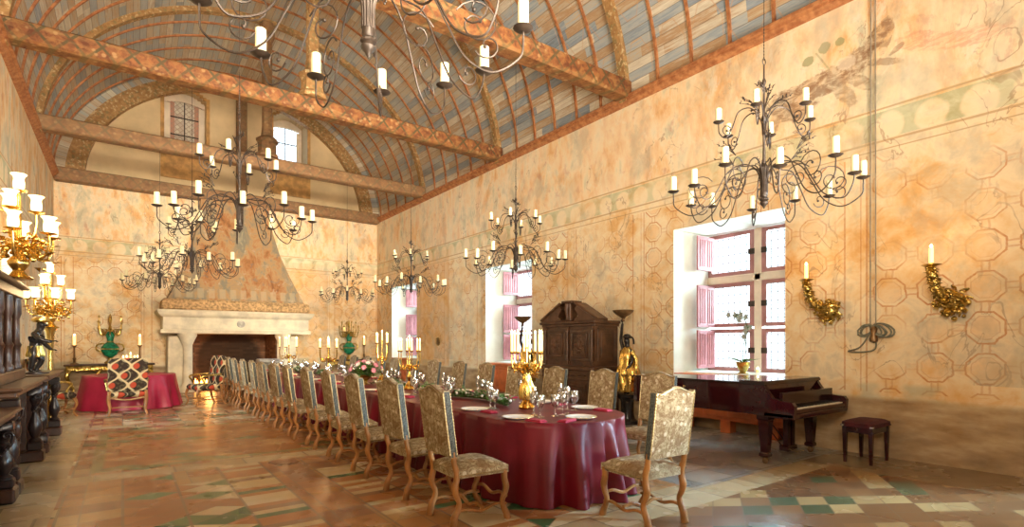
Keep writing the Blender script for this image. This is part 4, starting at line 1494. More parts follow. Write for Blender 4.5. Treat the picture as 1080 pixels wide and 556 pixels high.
# ---------------------------------------------------------------- chandeliers
def make_chandelier():
    r = empty('chandelier'); tag(r, 'x', 'chandelier', 'two tier wrought iron chandeliers')
    # local z = 0 is the tip of the finial; total height 1.45
    mt = M['iron']
    b = MB()
    b.lathe([(.0, 0), (.012, .02), (.02, .035), (.036, .05), (.04, .065), (.03, .08), (.042, .09), (.042, .10), (.028, .115), (.034, .13), (.03, .2), (.034, .33), (.05, .4), (.016, .44), (.012, .6), (.012, .85), (.026, .87), (.026, .89), (.012, .92), (.010, 1.2), (.02, 1.22), (.02, 1.24), (.008, 1.27), (.008, 1.40)], 10)
    b.build('stem', mt, r)
    b = MB()
    q = [(0.026*math.cos(t), 0, 1.43+.03*math.sin(t)) for t in [2*PI*i/12 for i in range(13)]]
    b.tube(q, .005, 5); b.build('top_ring', mt, r)
    def planar(b, a, P, rad, n=6, tw=0.0):
        c, s = math.cos(a), math.sin(a)
        b.tube(spline([(p[0]*c-(p[2] if len(p) > 2 else 0)*s, p[0]*s+(p[2] if len(p) > 2 else 0)*c, p[1]) for p in P], n), rad, 5)
    def spiral(b, a, cx, cz, r0, turns, start, rad, sgn=1, off=0.0):
        c, s = math.cos(a), math.sin(a); q = []
        N = int(16*turns)
        for i in range(N+1):
            t = start+sgn*2*PI*turns*i/N; rr = r0*(1-.80*(i/N)**1.3)
            px = cx+rr*math.cos(t); q.append((px*c-off*s, px*s+off*c, cz+rr*math.sin(t)))
        b.tube(q, rad, 5)
        b.ball(q[-1], rad*2.4, 6, 4)
    for k in range(12):
        a = 2*PI*k/12+.13
        big = k % 2 == 0
        rr = .84 if big else .76; zt = .23 if big else .17
        b = MB()
        # arm: rises with the bundle, arches out, dips low and turns up into the pan
        planar(b, a, [(.03, .16), (.036, .30), (.09, .41), (.20, .45 if big else .40), (.33, .38), (.42, .22), (.52, .05), (.67, -.02), (rr-.02, .07), (rr, .17), (rr, zt)], .0062)
        if big: spiral(b, a, .58, .24, .13, 1.3, 2.6, .005, -1)
        else: spiral(b, a, .30, .25, .12, 1.2, 0.6, .005, 1)
        spiral(b, a, .64, .125, .075, 1.0, 3.6, .005, 1)
        b.build('arm', mt, r, smooth=60)
        c, s = math.cos(a), math.sin(a)
        b = MB(); b.lathe([(.0, -.012), (.016, -.012), (.04, -.004), (.058, .008), (.056, .010), (.03, .001), (.0, 0)], 12, c=(rr*c, rr*s, zt)); b.build('drip_pan', mt, r)
        candle(r, rr*c, rr*s, zt+.002, .155, .031, lit=False)
    for k in range(6):
        a = 2*PI*k/6+.35
        rr = .43
        b = MB()
        planar(b, a, [(.012, .72), (.03, .86), (.12, .98), (.24, .95), (.30, .80), (.36, .70), (rr-.01, .74), (rr, .80), (rr, .85)], .006)
        spiral(b, a, .345, .78, .055, 1.2, 4.0, .005, 1)
        b.build('arm', mt, r, smooth=60)
        c, s = math.cos(a), math.sin(a)
        b = MB(); b.lathe([(.0, -.012), (.014, -.012), (.036, -.004), (.052, .008), (.05, .010), (.03, .001), (.0, 0)], 12, c=(rr*c, rr*s, .85)); b.build('drip_pan', mt, r)
        candle(r, rr*c, rr*s, .852, .135, .029, lit=False)
    rnd = random.Random(3)
    def spray(a, base, L, n, up):
        b = MB(); c, s = math.cos(a), math.sin(a)
        for m in range(n):
            t = rnd.uniform(-.5, .5); l = L*rnd.uniform(.6, 1)
            p0 = Vector((base[0]*c, base[0]*s, base[1]))
            d = Vector((math.cos(a+t), math.sin(a+t), rnd.uniform(.6, 1.8)*up)).normalized()
            p1 = p0+d*l*.6; p2 = p0+d*l+Vector((c*.03, s*.03, -.02))
            b.tube([p0, p1, p2], [.004, .003, .002], 4)
            b.leaf(p1, d+Vector((rnd.gauss(0, .5), rnd.gauss(0, .5), 0)), (0, 0, 1), .045, .02)
            b.leaf(p2, d+Vector((rnd.gauss(0, .5), rnd.gauss(0, .5), 0)), (0, 0, 1), .04, .018)
            b.ball(p2, .008, 5, 4)
        b.build('leaf_spray', mt, r, smooth=0)
    for k in range(6): spray(2*PI*k/6+.6, (.30, .50), .20, 5, 1)
    for k in range(5): spray(2*PI*k/5, (.05, .96), .20, 4, .8)
    spray(0, (0, 1.12), .12, 5, 1.2); spray(PI, (0, 1.12), .12, 5, 1.2)
    return r


ch = make_chandelier()
CH = [((5.02, 2.72), 2.80, 'wrought iron chandelier at the right, hanging before the nearest window'),
      ((5.35, 7.2), 2.69, 'wrought iron chandelier before the middle window, second in the right line'),
      ((5.50, 11.55), 2.67, 'wrought iron chandelier before the farthest window, third in the right line'),
      ((5.47, 15.9), 2.76, 'smallest looking chandelier, right of the chimney hood'),
      ((1.06, 2.75), 3.02, 'huge nearest iron chandelier cut off by the top of the picture'),
      ((1.15, 7.2), 2.84, 'iron chandelier hanging in front of the chimney hood, second in left line'),
      ((1.05, 11.6), 2.80, 'iron chandelier third in the left line, behind the big one before the hood'),
      ((0.75, 16.0), 2.85, 'farthest iron chandelier in the left line, left of the chimney')]
for i, ((x, y), z, lab) in enumerate(CH):
    if i == 0: c = place(ch, (x, y, z)); c['label'] = lab
    else: c = copy_tree(ch, (x, y, z), i*.37, lab)
    b = MB()
    top = ZC+0.10
    b.tube([(x, y, z+1.44), (x, y, top-.02)], .0035, 5)
    for q in range(10): b.ball((x, y, z+1.47+q*.03), .010, 5, 4, (1, .5, 1.3))
    o = b.build('chain', M['iron'], smooth=40); 
    o.parent = c; o.matrix_parent_inverse = Matrix.Identity(4)
    o.data.transform(Matrix.Translation((-x, -y, -z))); o.data.transform(Matrix.Rotation(-c.rotation_euler.z, 4, 'Z'))
# ---------------------------------------------------------------- grand piano by the nearest window
P = empty('grand_piano', (7.02, 4.3, 0)); tag(P, 'dark mahogany grand piano with closed lid below the nearest window', 'piano')
px0, px1, py0, py1 = 6.30, 7.75, 3.42, 5.55
rim = [(px0, py0), (px1, py0), (px1, py0+.55), (px1-.03, py0+.8), (px1-.16, py0+1.02), (px1-.36, py0+1.2), (px1-.55, py0+1.38), (px1-.67, py0+1.6), (px1-.74, py0+1.85), (px1-.86, py1-.05), (px1-1.02, py1), (px0+.22, py1), (px0+.06, py1-.04), (px0, py1-.15)]
def scaled(poly, d):
    cx = sum(p[0] for p in poly)/len(poly); cy = sum(p[1] for p in poly)/len(poly)
    return [(cx+(x-cx)*(1+d/abs(.7)), cy+(y-cy)*(1+d/1.0)) for x, y in poly]
L = neg(P)
b = MB(); b.prism(rim, .62, .985); b.build('case', M['piano'], P, smooth=25, loc=L)
b = MB(); b.prism(scaled(rim, .012), .99, 1.015); b.build('lid', M['piano_dark'], P, smooth=25, loc=L)
b = MB(); b.box((px0-.012, py0-.012, .985), (px1+.012, py0+.32, 1.035), bev=.01); b.build('front_lid_flap', M['piano_dark'], P, smooth=0, loc=L)
b = MB()
b.box((px0+.06, py0-.34, .66), (px1-.06, py0, .70)); b.box((px0, py0-.36, .60), (px1, py0, .665), bev=.01)
b.box((px0+.06, py0-.36, .665), (px1-.06, py0-.33, .715), bev=.008)
b.build('key_bed', M['piano'], P, smooth=0, loc=L)
for s, xa in ((0, px0), (1, px1-.07)):      # curved cheeks
    b = MB()
    prof = [(py0, .62), (py0-.36, .62), (py0-.37, .76), (py0-.34, .80), (py0-.20, .81), (py0-.10, .84), (py0-.04, .92), (py0, .985)]
    b.add([(xa, y, z) for y, z in prof]+[(xa+.07, y, z) for y, z in prof], [tuple(range(8)), tuple(range(8, 16))[::-1]]+[(i, i+8, (i+1) % 8+8, (i+1) % 8) for i in range(8)])
    fix_normals(b.build('key_cheek', M['piano'], P, smooth=25, loc=L))
b = MB(); b.box((px0+.07, py0-.20, .715), (px1-.07, py0-.16, .90), M=None)
b.build('fallboard', M['piano_dark'], P, smooth=0, loc=L)
b = MB()
nk = 52; kw = (px1-px0-.16)/nk
for k in range(nk): b.box((px0+.08+k*kw, py0-.33, .70), (px0+.08+(k+1)*kw-.0015, py0-.20, .722))
b.build('white_keys', M['ivory'], P, smooth=0, loc=L)
b = MB()
for k in range(nk-1):
    if k % 7 in (0, 1, 3, 4, 5): b.box((px0+.08+(k+.7)*kw, py0-.29, .722), (px0+.08+(k+1.3)*kw, py0-.20, .732))
b.build('black_keys', M['ebony'], P, smooth=0, loc=L)
b = MB(); b.lathe([(.018, 0), (.018, .012), (0, .016)], 12, M=Matrix.Translation((px0-.002, 4.55, .90)) @ Matrix.Rotation(R(-90), 4, 'Y')); b.build('lid_hook', M['brass'], P, loc=L)
for lx, ly in ((px0+.14, py0+.05), (px1-.14, py0+.05), (px0+.45, py1-.32)):
    b = MB()
    b.add([(lx+sx*w, ly+sy*w, z) for z, w in ((.62, .075), (.56, .075), (.54, .065), (.15, .042), (.13, .055), (.10, .055), (.085, .035)) for sx, sy in ((-1, -1), (1, -1), (1, 1), (-1, 1))],
          [(k*4+j, k*4+(j+1) % 4, k*4+4+(j+1) % 4, k*4+4+j) for k in range(6) for j in range(4)])
    g_ = fix_normals(b.build('leg', M['piano'], P, smooth=0, loc=L))
    b = MB(); b.lathe([(.03, .05), (.03, .09)], 10, c=(lx, ly, 0)); b.tube([(lx-.012, ly, .04), (lx+.012, ly, .04)], .036, 12); b.tube([(lx, ly, .09), (lx+.03, ly, .05), (lx+.02, ly, .04)], .01, 6)
    b.build('caster', M['rust'], g_)
ly_ = empty('x'); bpy.data.objects.remove(ly_)
b = MB(); b.box((6.93, py0+.02, .12), (7.00, py0+.08, .62)); b.box((7.05, py0+.02, .12), (7.12, py0+.08, .62)); b.box((6.90, py0-.0, .10), (7.15, py0+.12, .17), bev=.01)
b.tube([(6.95, py0+.1, .15), (6.95, py0+.5, .62)], .008, 6); b.tube([(7.1, py0+.1, .15), (7.1, py0+.5, .62)], .008, 6)
lyre = b.build('pedal_lyre', M['piano'], P, smooth=0, loc=L)
for q in range(3):
    b = MB(); b.tube([(6.96+q*.065, py0+.04, .125), (6.96+q*.065, py0-.10, .11)], [.008, .014], 6, flat=.5); b.build('pedal', M['brass'], lyre)

# stool
S = empty('piano_stool', (7.63, 2.80, 0), R(0)); tag(S, 'small dark wood piano stool with red velvet seat near the wall', 'stool')
b = MB(); o8 = [(.30, .13), (.25, .19), (-.25, .19), (-.30, .13), (-.30, -.13), (-.25, -.19), (.25, -.19), (.30, -.13)]
b.prism(o8, .455, .475)
vs = [(x*.97, y*.97, .475) for x, y in o8]+[(x*.97, y*.97, .505) for x, y in o8]+[(x*.8, y*.75, .53) for x, y in o8]
b.add(vs, [tuple(range(16, 24))]+[(k*8+i, k*8+(i+1) % 8, k*8+8+(i+1) % 8, k*8+8+i) for k in range(2) for i in range(8)])
fix_normals(b.build('seat_cushion', M['velvet'], S, smooth=30))
b = MB(); b.box((-.26, -.16, .38), (.26, -.13, .455)); b.box((-.26, .13, .38), (.26, .16, .455)); b.box((-.26, -.13, .38), (-.23, .13, .455)); b.box((.23, -.13, .38), (.26, .13, .455)); b.build('apron', M['piano'], S, smooth=0)
for sx in (-1, 1):
    for sy in (-1, 1):
        b = MB(); w0, w1 = .026, .015
        b.add([(sx*.245+a*w, sy*.145+c*w, z) for z, w in ((0, w1), (.455, w0)) for a, c in ((-1, -1), (1, -1), (1, 1), (-1, 1))], [(0, 3, 2, 1), (4, 5, 6, 7), (0, 1, 5, 4), (1, 2, 6, 5), (2, 3, 7, 6), (3, 0, 4, 7)])
        b.build('leg', M['piano'], S, smooth=0)
for sx in (-1, 1):
    b = MB(); b.lathe([(.016, 0), (.018, .012), (.018, .03), (.01, .034)], 12, M=Matrix.Translation((sx*.262, 0, .43)) @ Matrix.Rotation(R(90*sx), 4, 'Y')); b.build('height_knob', M['piano'], S)
for sx in (-1, 1):
    for sy in (-1, 1):
        b = MB(); b.box((sx*.27-.03, sy*.165-.02, .458), (sx*.27+.03, sy*.165+.02, .476), bev=.003); b.build('metal_corner', M['silver'], S, smooth=0)

# ---------------------------------------------------------------- carved armoire
A = empty('carved_armoire', (7.75, 8.17, 0)); tag(A, 'dark carved two stage armoire with broken pediment between the windows', 'armoire')
L = neg(A)
ax, ay0, ay1 = 7.42, 7.42, 8.92
b = MB()
b.box((ax-.10, ay0-.08, 0), (8.08, ay1+.08, .10), bev=.01); b.box((ax-.04, ay0-.03, .10), (8.08, ay1+.03, .95)); b.box((ax-.10, ay0-.08, .95), (8.08, ay1+.08, 1.04), bev=.015)
b.build('lower_body', M['darkwood2'], A, smooth=0, loc=L)
b = MB(); b.box((ax, ay0, 1.04), (8.08, ay1, 1.86)); b.box((ax-.05, ay0-.05, 1.84), (8.08, ay1+.05, 1.89), bev=.01); b.box((ax-.09, ay0-.09, 1.89), (8.08, ay1+.09, 1.95), bev=.015)
b.build('upper_body', M['darkwood2'], A, smooth=0, loc=L)
def panel(root, x, y0, y1, z0, z1, mat, relief=True, nm='door', L=(0, 0, 0)):
    b = MB()
    b.box((x-.03, y0, z0), (x, y1, z1), bev=.006)
    d = b.build(nm, mat, root, smooth=0, loc=L)
    b = MB()
    m = .07*min(1, (y1-y0)/.5)
    for (a0, a1, c0, c1) in ((y0+m, y1-m, z0+m, z0+m+.025), (y0+m, y1-m, z1-m-.025, z1-m), (y0+m, y0+m+.025, z0+m, z1-m), (y1-m-.025, y1-m, z0+m, z1-m)):
        b.box((x-.055, a0, c0), (x-.03, a1, c1), bev=.006)
    yc, zc = (y0+y1)/2, (z0+z1)/2; w, h = (y1-y0)/2-m-.04, (z1-z0)/2-m-.04
    if relief:
        b.box((x-.045, yc-w*.9, zc-h*.9), (x-.03, yc+w*.9, zc+h*.9), bev=.008)
        for k in range(10):
            t = 2*PI*k/10; b.ball((x-.045, yc+w*.5*math.cos(t), zc+h*.6*math.sin(t)), min(w, h)*.28, 7, 5, (.35, 1, 1))
        b.ball((x-.05, yc, zc), min(w, h)*.42, 9, 7, (.5, 1, 1.3))
        b.ball((x-.055, yc, zc+h*.35), min(w, h)*.2, 8, 6, (.6, 1, 1.1))
    b.build('carved_panel', mat, d, smooth=40)
    return d
yc = (ay0+ay1)/2
for (y0, y1) in ((ay0+.10, yc-.07), (yc+.07, ay1-.10)):
    panel(A, ax, y0, y1, 1.14, 1.78, M['darkwood2'], L=L)
    panel(A, ax-.04, y0, y1, .16, .74, M['darkwood2'], L=L)
    d = panel(A, ax-.04, y0, y1, .77, .93, M['darkwood2'], relief=False, nm='drawer', L=L)
    b = MB(); b.ball((ax-.09, (y0+y1)/2, .85), .018, 8, 6); b.build('knob', M['rust'], d)
for yy in (ay0+.04, yc, ay1-.04):
    b = MB()
    for z0, z1 in ((1.06, 1.84), (.12, .93)):
        X = ax-.035 if z0 > 1 else ax-.07
        b.box((X-.015, yy-.045, z0), (X+.05, yy+.045, z0+.08)); b.box((X-.015, yy-.045, z1-.08), (X+.05, yy+.045, z1))
        b.lathe([(.03, z0+.08), (.034, z0+.12), (.022, z0+.16), (.03, z0+.3*(z1-z0)), (.034, (z0+z1)/2), (.022, z1-.18), (.034, z1-.12), (.03, z1-.08)], 10, c=(X-.0, yy, 0))
    b.build('pilaster', M['darkwood2'], A, smooth=40, loc=L)
b = MB()      # side mouldings seen from the camera
for z0, z1 in ((1.12, 1.80), (.16, .9)):
    X0, Y = ax+.08, ay0-(.0 if z0 > 1 else .03)
    for a0, a1, c0, c1 in ((X0, 8.0, z0, z0+.03), (X0, 8.0, z1-.03, z1), (X0, X0+.03, z0, z1), (7.97, 8.0, z0, z1)):
        b.box((a0, Y-.018, c0), (a1, Y, c1), bev=.005)
    b.box((X0+.1, Y-.012, z0+.1), (7.9, Y, z1-.1), bev=.008)
b.build('side_moulding', M['darkwood2'], A, smooth=0, loc=L)
b = MB()
for s in (-1, 1):      # broken pediment
    b = MB()
    e = yc+s*.84; c = yc+s*.17
    for d, (zl, zh) in enumerate(((0, .05), (.0, .0))):
        pass
    poly = [(e, 1.95), (e, 1.99), (c+s*.05, 2.33), (c+s*.10, 2.27), (c+s*.03, 2.20), (c+s*.10, 2.12), (c+s*.14, 2.04), (c+s*.04, 1.99), (c, 1.95)]
    pl = [(7.40, y, z) for y, z in poly]+[(7.70, y, z) for y, z in poly]
    n = len(poly)
    b.add(pl, [tuple(range(n)), tuple(range(n, 2*n))[::-1]]+[(i, (i+1) % n, n+(i+1) % n, n+i) for i in range(n)])
    for t0 in (0,):
        b.tube([(7.38, e, 1.985), (7.38, c+s*.05, 2.325)], .028, 6)
    fix_normals(b.build('pediment_scroll', M['darkwood2'], A, smooth=0, loc=L))
b = MB(); b.box((7.40, yc-.075, 1.95), (7.62, yc+.075, 2.32), bev=.015); b.box((7.36, yc-.16, 2.32), (7.66, yc+.16, 2.37), bev=.012)
b.tube([(7.38, yc, 2.30), (7.36, yc, 2.2), (7.39, yc, 2.0)], [.05, .035, .02], 8)
b.build('pediment_bracket', M['darkwood2'], A, smooth=30, loc=L)
for yy in (ay0+.02, ay1-.02):
    for xx in (ax+.0, 8.0): pass

# ---------------------------------------------------------------- gilt torchere figures
def torchere(loc, rz, label):
    r = empty('torchere_figure', loc, rz); tag(r, label, 'statue', 'gilt robed figures lifting a bowl')
    b = MB(); b.prism([(.2*math.cos(t), .2*math.sin(t)) for t in [2*PI*i/8+PI/8 for i in range(8)]], 0, .06)
    b.lathe([(.19, .06), (.14, .1), (.12, .2), (.12, .42), (.16, .48), (.18, .50), (.18, .55), (.0, .55)], 12)
    b.build('pedestal', M['black_figure'], r, smooth=30)
    # body: one continuous dark figure under the robe
    J = [(0, 0, .98), (0, 0, 1.10), (0, .0, 1.24), (0, 0, 1.37), (0, .0, 1.45), (0, -.015, 1.53), (0, -.02, 1.60),
         (-.10, 0, 1.36), (-.17, -.02, 1.56), (-.12, -.03, 1.80), (-.10, -.03, 1.88),
         (.10, 0, 1.35), (.17, -.03, 1.16), (.12, -.11, 1.02), (.09, -.13, .96),
         (.05, 0, .86), (.06, -.02, .72), (.05, .0, .59), (.05, -.06, .57), (-.05, 0, .86), (-.06, .01, .72), (-.05, .02, .59), (-.05, -.04, .57)]
    Ed = [(0, 1), (1, 2), (2, 3), (3, 4), (4, 5), (5, 6), (3, 7), (7, 8), (8, 9), (9, 10), (3, 11), (11, 12), (12, 13), (13, 14), (0, 15), (15, 16), (16, 17), (17, 18), (0, 19), (19, 20), (20, 21), (21, 22)]
    Rd = [.08, .065, .075, .06, .032, .062, .050, .042, .034, .026, .024, .042, .032, .024, .022, .06, .042, .03, .022, .06, .042, .03, .022]
    body = skin_mesh('body', J, Ed, Rd, M['black_figure'], r, 2)
    b = MB()
    for base, d0 in (((-.10, -.03, 1.88), 1), ((.09, -.13, .96), -1)):
        for f in range(5):
            a = f*.5-1.0; p = Vector(base)
            L_ = (.05, .065, .07, .062, .05)[f]
            b.tube([p, p+Vector((math.sin(a)*.03, -.012, d0*L_*.5)), p+Vector((math.sin(a)*.045, -.02 if d0 > 0 else .01, d0*L_))], [.008, .007, .005], 6)
    b.ball((0, -.085, 1.555), .013, 6, 5); b.ball((-.022, -.078, 1.58), .008, 6, 4); b.ball((.022, -.078, 1.58), .008, 6, 4); b.ball((0, -.078, 1.525), .014, 6, 4, (1.3, .6, .5))
    b.build('hands_and_features', M['black_figure'], r)
    b = MB(); b.lathe([(.062, 1.585), (.078, 1.61), (.07, 1.64), (.045, 1.665), (.0, 1.675)], 14, c=(0, -.012, 0), fn=lambda t, q, z: q*(1+.07*math.sin(9*t)))
    b.tube(spline([(.05, .03, 1.62), (.10, .05, 1.58), (.11, .06, 1.48)]), [.02]*13, 6); b.build('headdress', M['black_figure'], r)
    b = MB()
    def fold(t, q, z): return q*(1+(.15*math.sin(6*t+z*5)+.11*math.sin(11*t-z*9)+.05*math.sin(19*t+z*14))*min(1, (1.4-z)*1.6+.25))
    b.lathe([(.17, .60), (.18, .63), (.155, .78), (.165, .92), (.16, 1.02), (.135, 1.12), (.15, 1.25), (.13, 1.36), (.06, 1.43), (.04, 1.44)], 40, fn=fold)
    b.lathe([(.20, .90), (.205, .93), (.18, 1.03), (.142, 1.12), (.12, 1.13)], 40, fn=lambda t, q, z: q*(1+.12*math.sin(6*t+2)+.1*math.sin(t)))
    b.tube(spline([(.14, -.02, 1.34), (.18, .05, 1.2), (.2, .04, 1.0), (.16, .03, .78)]), [.03, .04, .045, .04, .045, .05, .045, .05, .04, .045, .05, .05, .045, .05, .04, .04, .03, .02, .01][:19], 8)
    b.build('gilt_robe', M['gold'], r, smooth=70)
    b = MB(); b.lathe([(.0, 1.90), (.035, 1.905), (.02, 1.94), (.035, 1.97), (.06, 1.99), (.14, 2.04), (.19, 2.09), (.20, 2.115), (.19, 2.12), (.17, 2.09), (.06, 2.01), (.0, 2.0)], 24, c=(-.10, -.02, 0))
    b.build('bowl', M['rust'], r, smooth=50)
    return r
torchere((7.58, 6.72, 0), R(-100), 'gilt robed figure raising a bowl, right of the armoire')
torchere((7.62, 9.84, 0), R(-80), 'gilt robed figure raising a bowl, left of armoire by the middle window')

# ---------------------------------------------------------------- wall sconces
def sconce(y, z, label):
    r = empty('wall_sconce', (XR, y, z)); tag(r, label, 'sconce', 'gilt baroque candle sconces on the right wall')
    rn = random.Random(int(y*100)); b = MB()
    b.ball((-.06, 0, 0), .13, 12, 8, (.6, 1, 1.0))
    for k in range(80):
        a = rn.uniform(0, 2*PI); q = rn.uniform(.04, .18)
        p = Vector((-.04-rn.random()*.10, q*math.cos(a), q*math.sin(a)*1.05-.02))
        if k % 2: b.ball(p, rn.uniform(.018, .038), 7, 5, (1, 1, rn.uniform(.6, 1.2)))
        else:
            b.tube(spline([p, p+Vector((-.03, rn.gauss(0, .03), .03)), p+Vector((-.01, rn.gauss(0, .04), .05)), p+Vector((.01, rn.gauss(0, .03), .02))], 4), .011, 5)
    b.build('acanthus_mount', M['gold_dim'], r, smooth=60)
    b = MB()
    arm = spline([(-.08, 0, .05), (-.20, .02, .03), (-.33, .04, .06), (-.43, .06, .13), (-.47, .08, .24), (-.52, .09, .36)], 6)
    b.tube(arm, [.045+.010*math.sin(i*1.7) for i in range(len(arm))], 8)
    for k, p in enumerate(arm):
        for m in range(5):
            a = k*1.1+m*1.26; d = Vector((math.cos(a)*.8, math.sin(a), math.sin(a*2+k)*.7)); b.leaf(p+d*.02, d, (0, 0, 1), .07, .05)
            b.ball(p+d*.04, .02, 6, 4)
    b.build('scroll_arm', M['gold_dim'], r, smooth=60)
    b = MB(); b.lathe([(.02, .35), (.04, .37), (.025, .39), (.06, .405), (.095, .42), (.09, .425), (.03, .415), (.028, .44), (.0, .44)], 14, c=(-.52, .09, 0), fn=lambda t, q, zz: q*(1+.06*math.sin(8*t))); b.build('candle_cup', M['gold_dim'], r)
    c = candle(r, -.52, .09, .43, .19, .024, True)
    point('sconce_glow', (XR-.52, y+.09, z+.74), 4, WARMER, .05)
sconce(3.42, 1.95, 'gilt baroque wall sconce with lit candle beside the nearest window')
sconce(2.02, 1.99, 'gilt baroque wall sconce with lit candle at the far right of picture')

# coiled cord bundle on the wall, two cords running up to the cornice
r = empty('coiled_cord', (XR-.04, 2.88, 1.6)); tag(r, 'coil of grey cord tied below two cords on the right wall', 'cord')
L = neg(r)
for dy in (-.03, .035):
    b = MB(); b.tube([(XR-.02, 2.88+dy, 1.7), (XR-.02, 2.88+dy*.8, ZC-.1)], .008, 6); b.build('hanging_cord', M['silver'] if False else simple('grey_cord', (.30, .26, .20), .6), r, loc=L)
b = MB(); rn = random.Random(2)
for k in range(9):
    w = .10+.16*rn.random(); h = .05+.03*rn.random(); s = 1 if k % 2 else -1
    pts_ = [(XR-.03-.04*rn.random(), 2.88+s*w*.5*(1-math.cos(t)), 1.70-h*math.sin(t)*1.1-.06*(1-math.cos(t))*.5) for t in [2*PI*i/16 for i in range(17)]]
    b.tube(pts_, .011, 6)
b.tube(spline([(XR-.05, 2.88, 1.68), (XR-.06, 3.02, 1.45), (XR-.06, 3.17, 1.39), (XR-.06, 3.0, 1.38), (XR-.05, 2.85, 1.42), (XR-.05, 2.84, 1.55)]), .010, 6)
b.build('coil', simple('grey_green_cord', (.18, .18, .13), .6), r, smooth=60, loc=L)
b = MB(); b.lathe([(.02, 1.72), (.045, 1.69), (.03, 1.63), (.05, 1.56), (.045, 1.52), (.0, 1.5)], 10, c=(XR-.06, 2.86, 0)); b.build('knot', M['rust'], r, loc=L)

# ---------------------------------------------------------------- orchid and candle on the nearest sill
o_ = empty('potted_orchid', (XR+.45, 5.0, WZ0)); tag(o_, 'spindly orchid in a brass pot on the sill behind the piano', 'plant')
b = MB(); b.lathe([(.08, 0), (.085, .01), (.06, .03), (.07, .06), (.10, .12), (.115, .17), (.12, .20), (.112, .20), (.0, .17)], 16); b.build('pot', M['gold_dim'], o_)
b = MB(); st = spline([(0, 0, .17), (.01, .01, .35), (-.01, -.03, .55), (.0, -.08, .75), (0, -.02, .92), (0, .08, 1.0), (0, .14, .98)]); b.tube(st, .006, 5)
b.tube(spline([(0, 0, .17), (0, -.05, .4), (0, -.04, .65), (0, -.10, .80)]), .005, 5); b.build('stem', M['green'], o_)
b = MB()
for a, l in ((0.3, .26), (1.6, .38), (2.8, .2), (4.2, .34), (5.2, .28)):
    b.leaf((0, 0, .18), (math.cos(a), math.sin(a), .35), (0, 0, 1), l, .09)
b.build('leaves', M['green'], o_, smooth=0)
rn = random.Random(8)
for k in range(12):
    p = st[-1-k*2]+Vector((rn.gauss(0, .02), rn.gauss(0, .05), rn.gauss(0, .03))); b = MB()
    for m in range(5):
        t = 2*PI*m/5; b.leaf(p, (-.35, math.cos(t), math.sin(t)), (-1, 0, 0), .065, .05)
    b.ball(p, .01, 6, 4); b.build('blossom', M['orchid'], o_, smooth=0)
r = empty('candle_glass', (XR+.42, 4.72, WZ0)); tag(r, 'small glowing candle glass on the sill right of the orchid', 'candle')
b = MB(); b.lathe([(.035, 0), (.04, .01), (.045, .09), (.042, .09), (.037, .02), (0, .02)], 14); b.build('cup', M['glass'], r)
candle(r, 0, 0, .02, .06, .03)

# ---------------------------------------------------------------- carved sideboards on the left
def baluster(root, x, y, z0, z1, L, r0=.07):
    b = MB(); h = z1-z0
    b.box((x-r0*1.25, y-r0*1.25, z0), (x+r0*1.25, y+r0*1.25, z0+.13*h), bev=.01)
    b.lathe([(r0*1.0, z0+.13*h), (r0*1.1, z0+.16*h), (r0*.6, z0+.20*h), (r0*.8, z0+.24*h), (r0*1.25, z0+.33*h), (r0*1.15, z0+.43*h), (r0*.6, z0+.55*h), (r0*.5, z0+.6*h), (r0*.85, z0+.66*h), (r0*.55, z0+.70*h), (r0*.9, z0+.78*h), (r0*1.0, z0+.82*h), (r0*.7, z0+.86*h)], 14, c=(x, y, 0))
    b.box((x-r0*1.2, y-r0*1.2, z0+.86*h), (x+r0*1.2, y+r0*1.2, z1), bev=.01)
    return b.build('baluster', M['blackwood'], root, smooth=45, loc=L)


def carved_bracket(root, x, y, z, L, s=1.0):
    b = MB()
    q = []
    for i in range(26):
        t = i/25*2*PI*1.4; rr = .09*s*(1-i/32); q.append((x+rr*math.cos(t), y, z+rr*math.sin(t)))
    b.tube(q, .028*s, 7); b.tube(spline([(x+.09*s, y, z), (x+.06*s, y, z-.16*s), (x-.02, y, z-.3*s)]), .03*s, 7)
    for k in range(6): b.ball((x+.07*s-k*.015, y+.02*(-1)**k, z-.06-.05*k*s), .032*s, 7, 5)
    return b.build('scroll_bracket', M['blackwood'], root, smooth=60, loc=L)


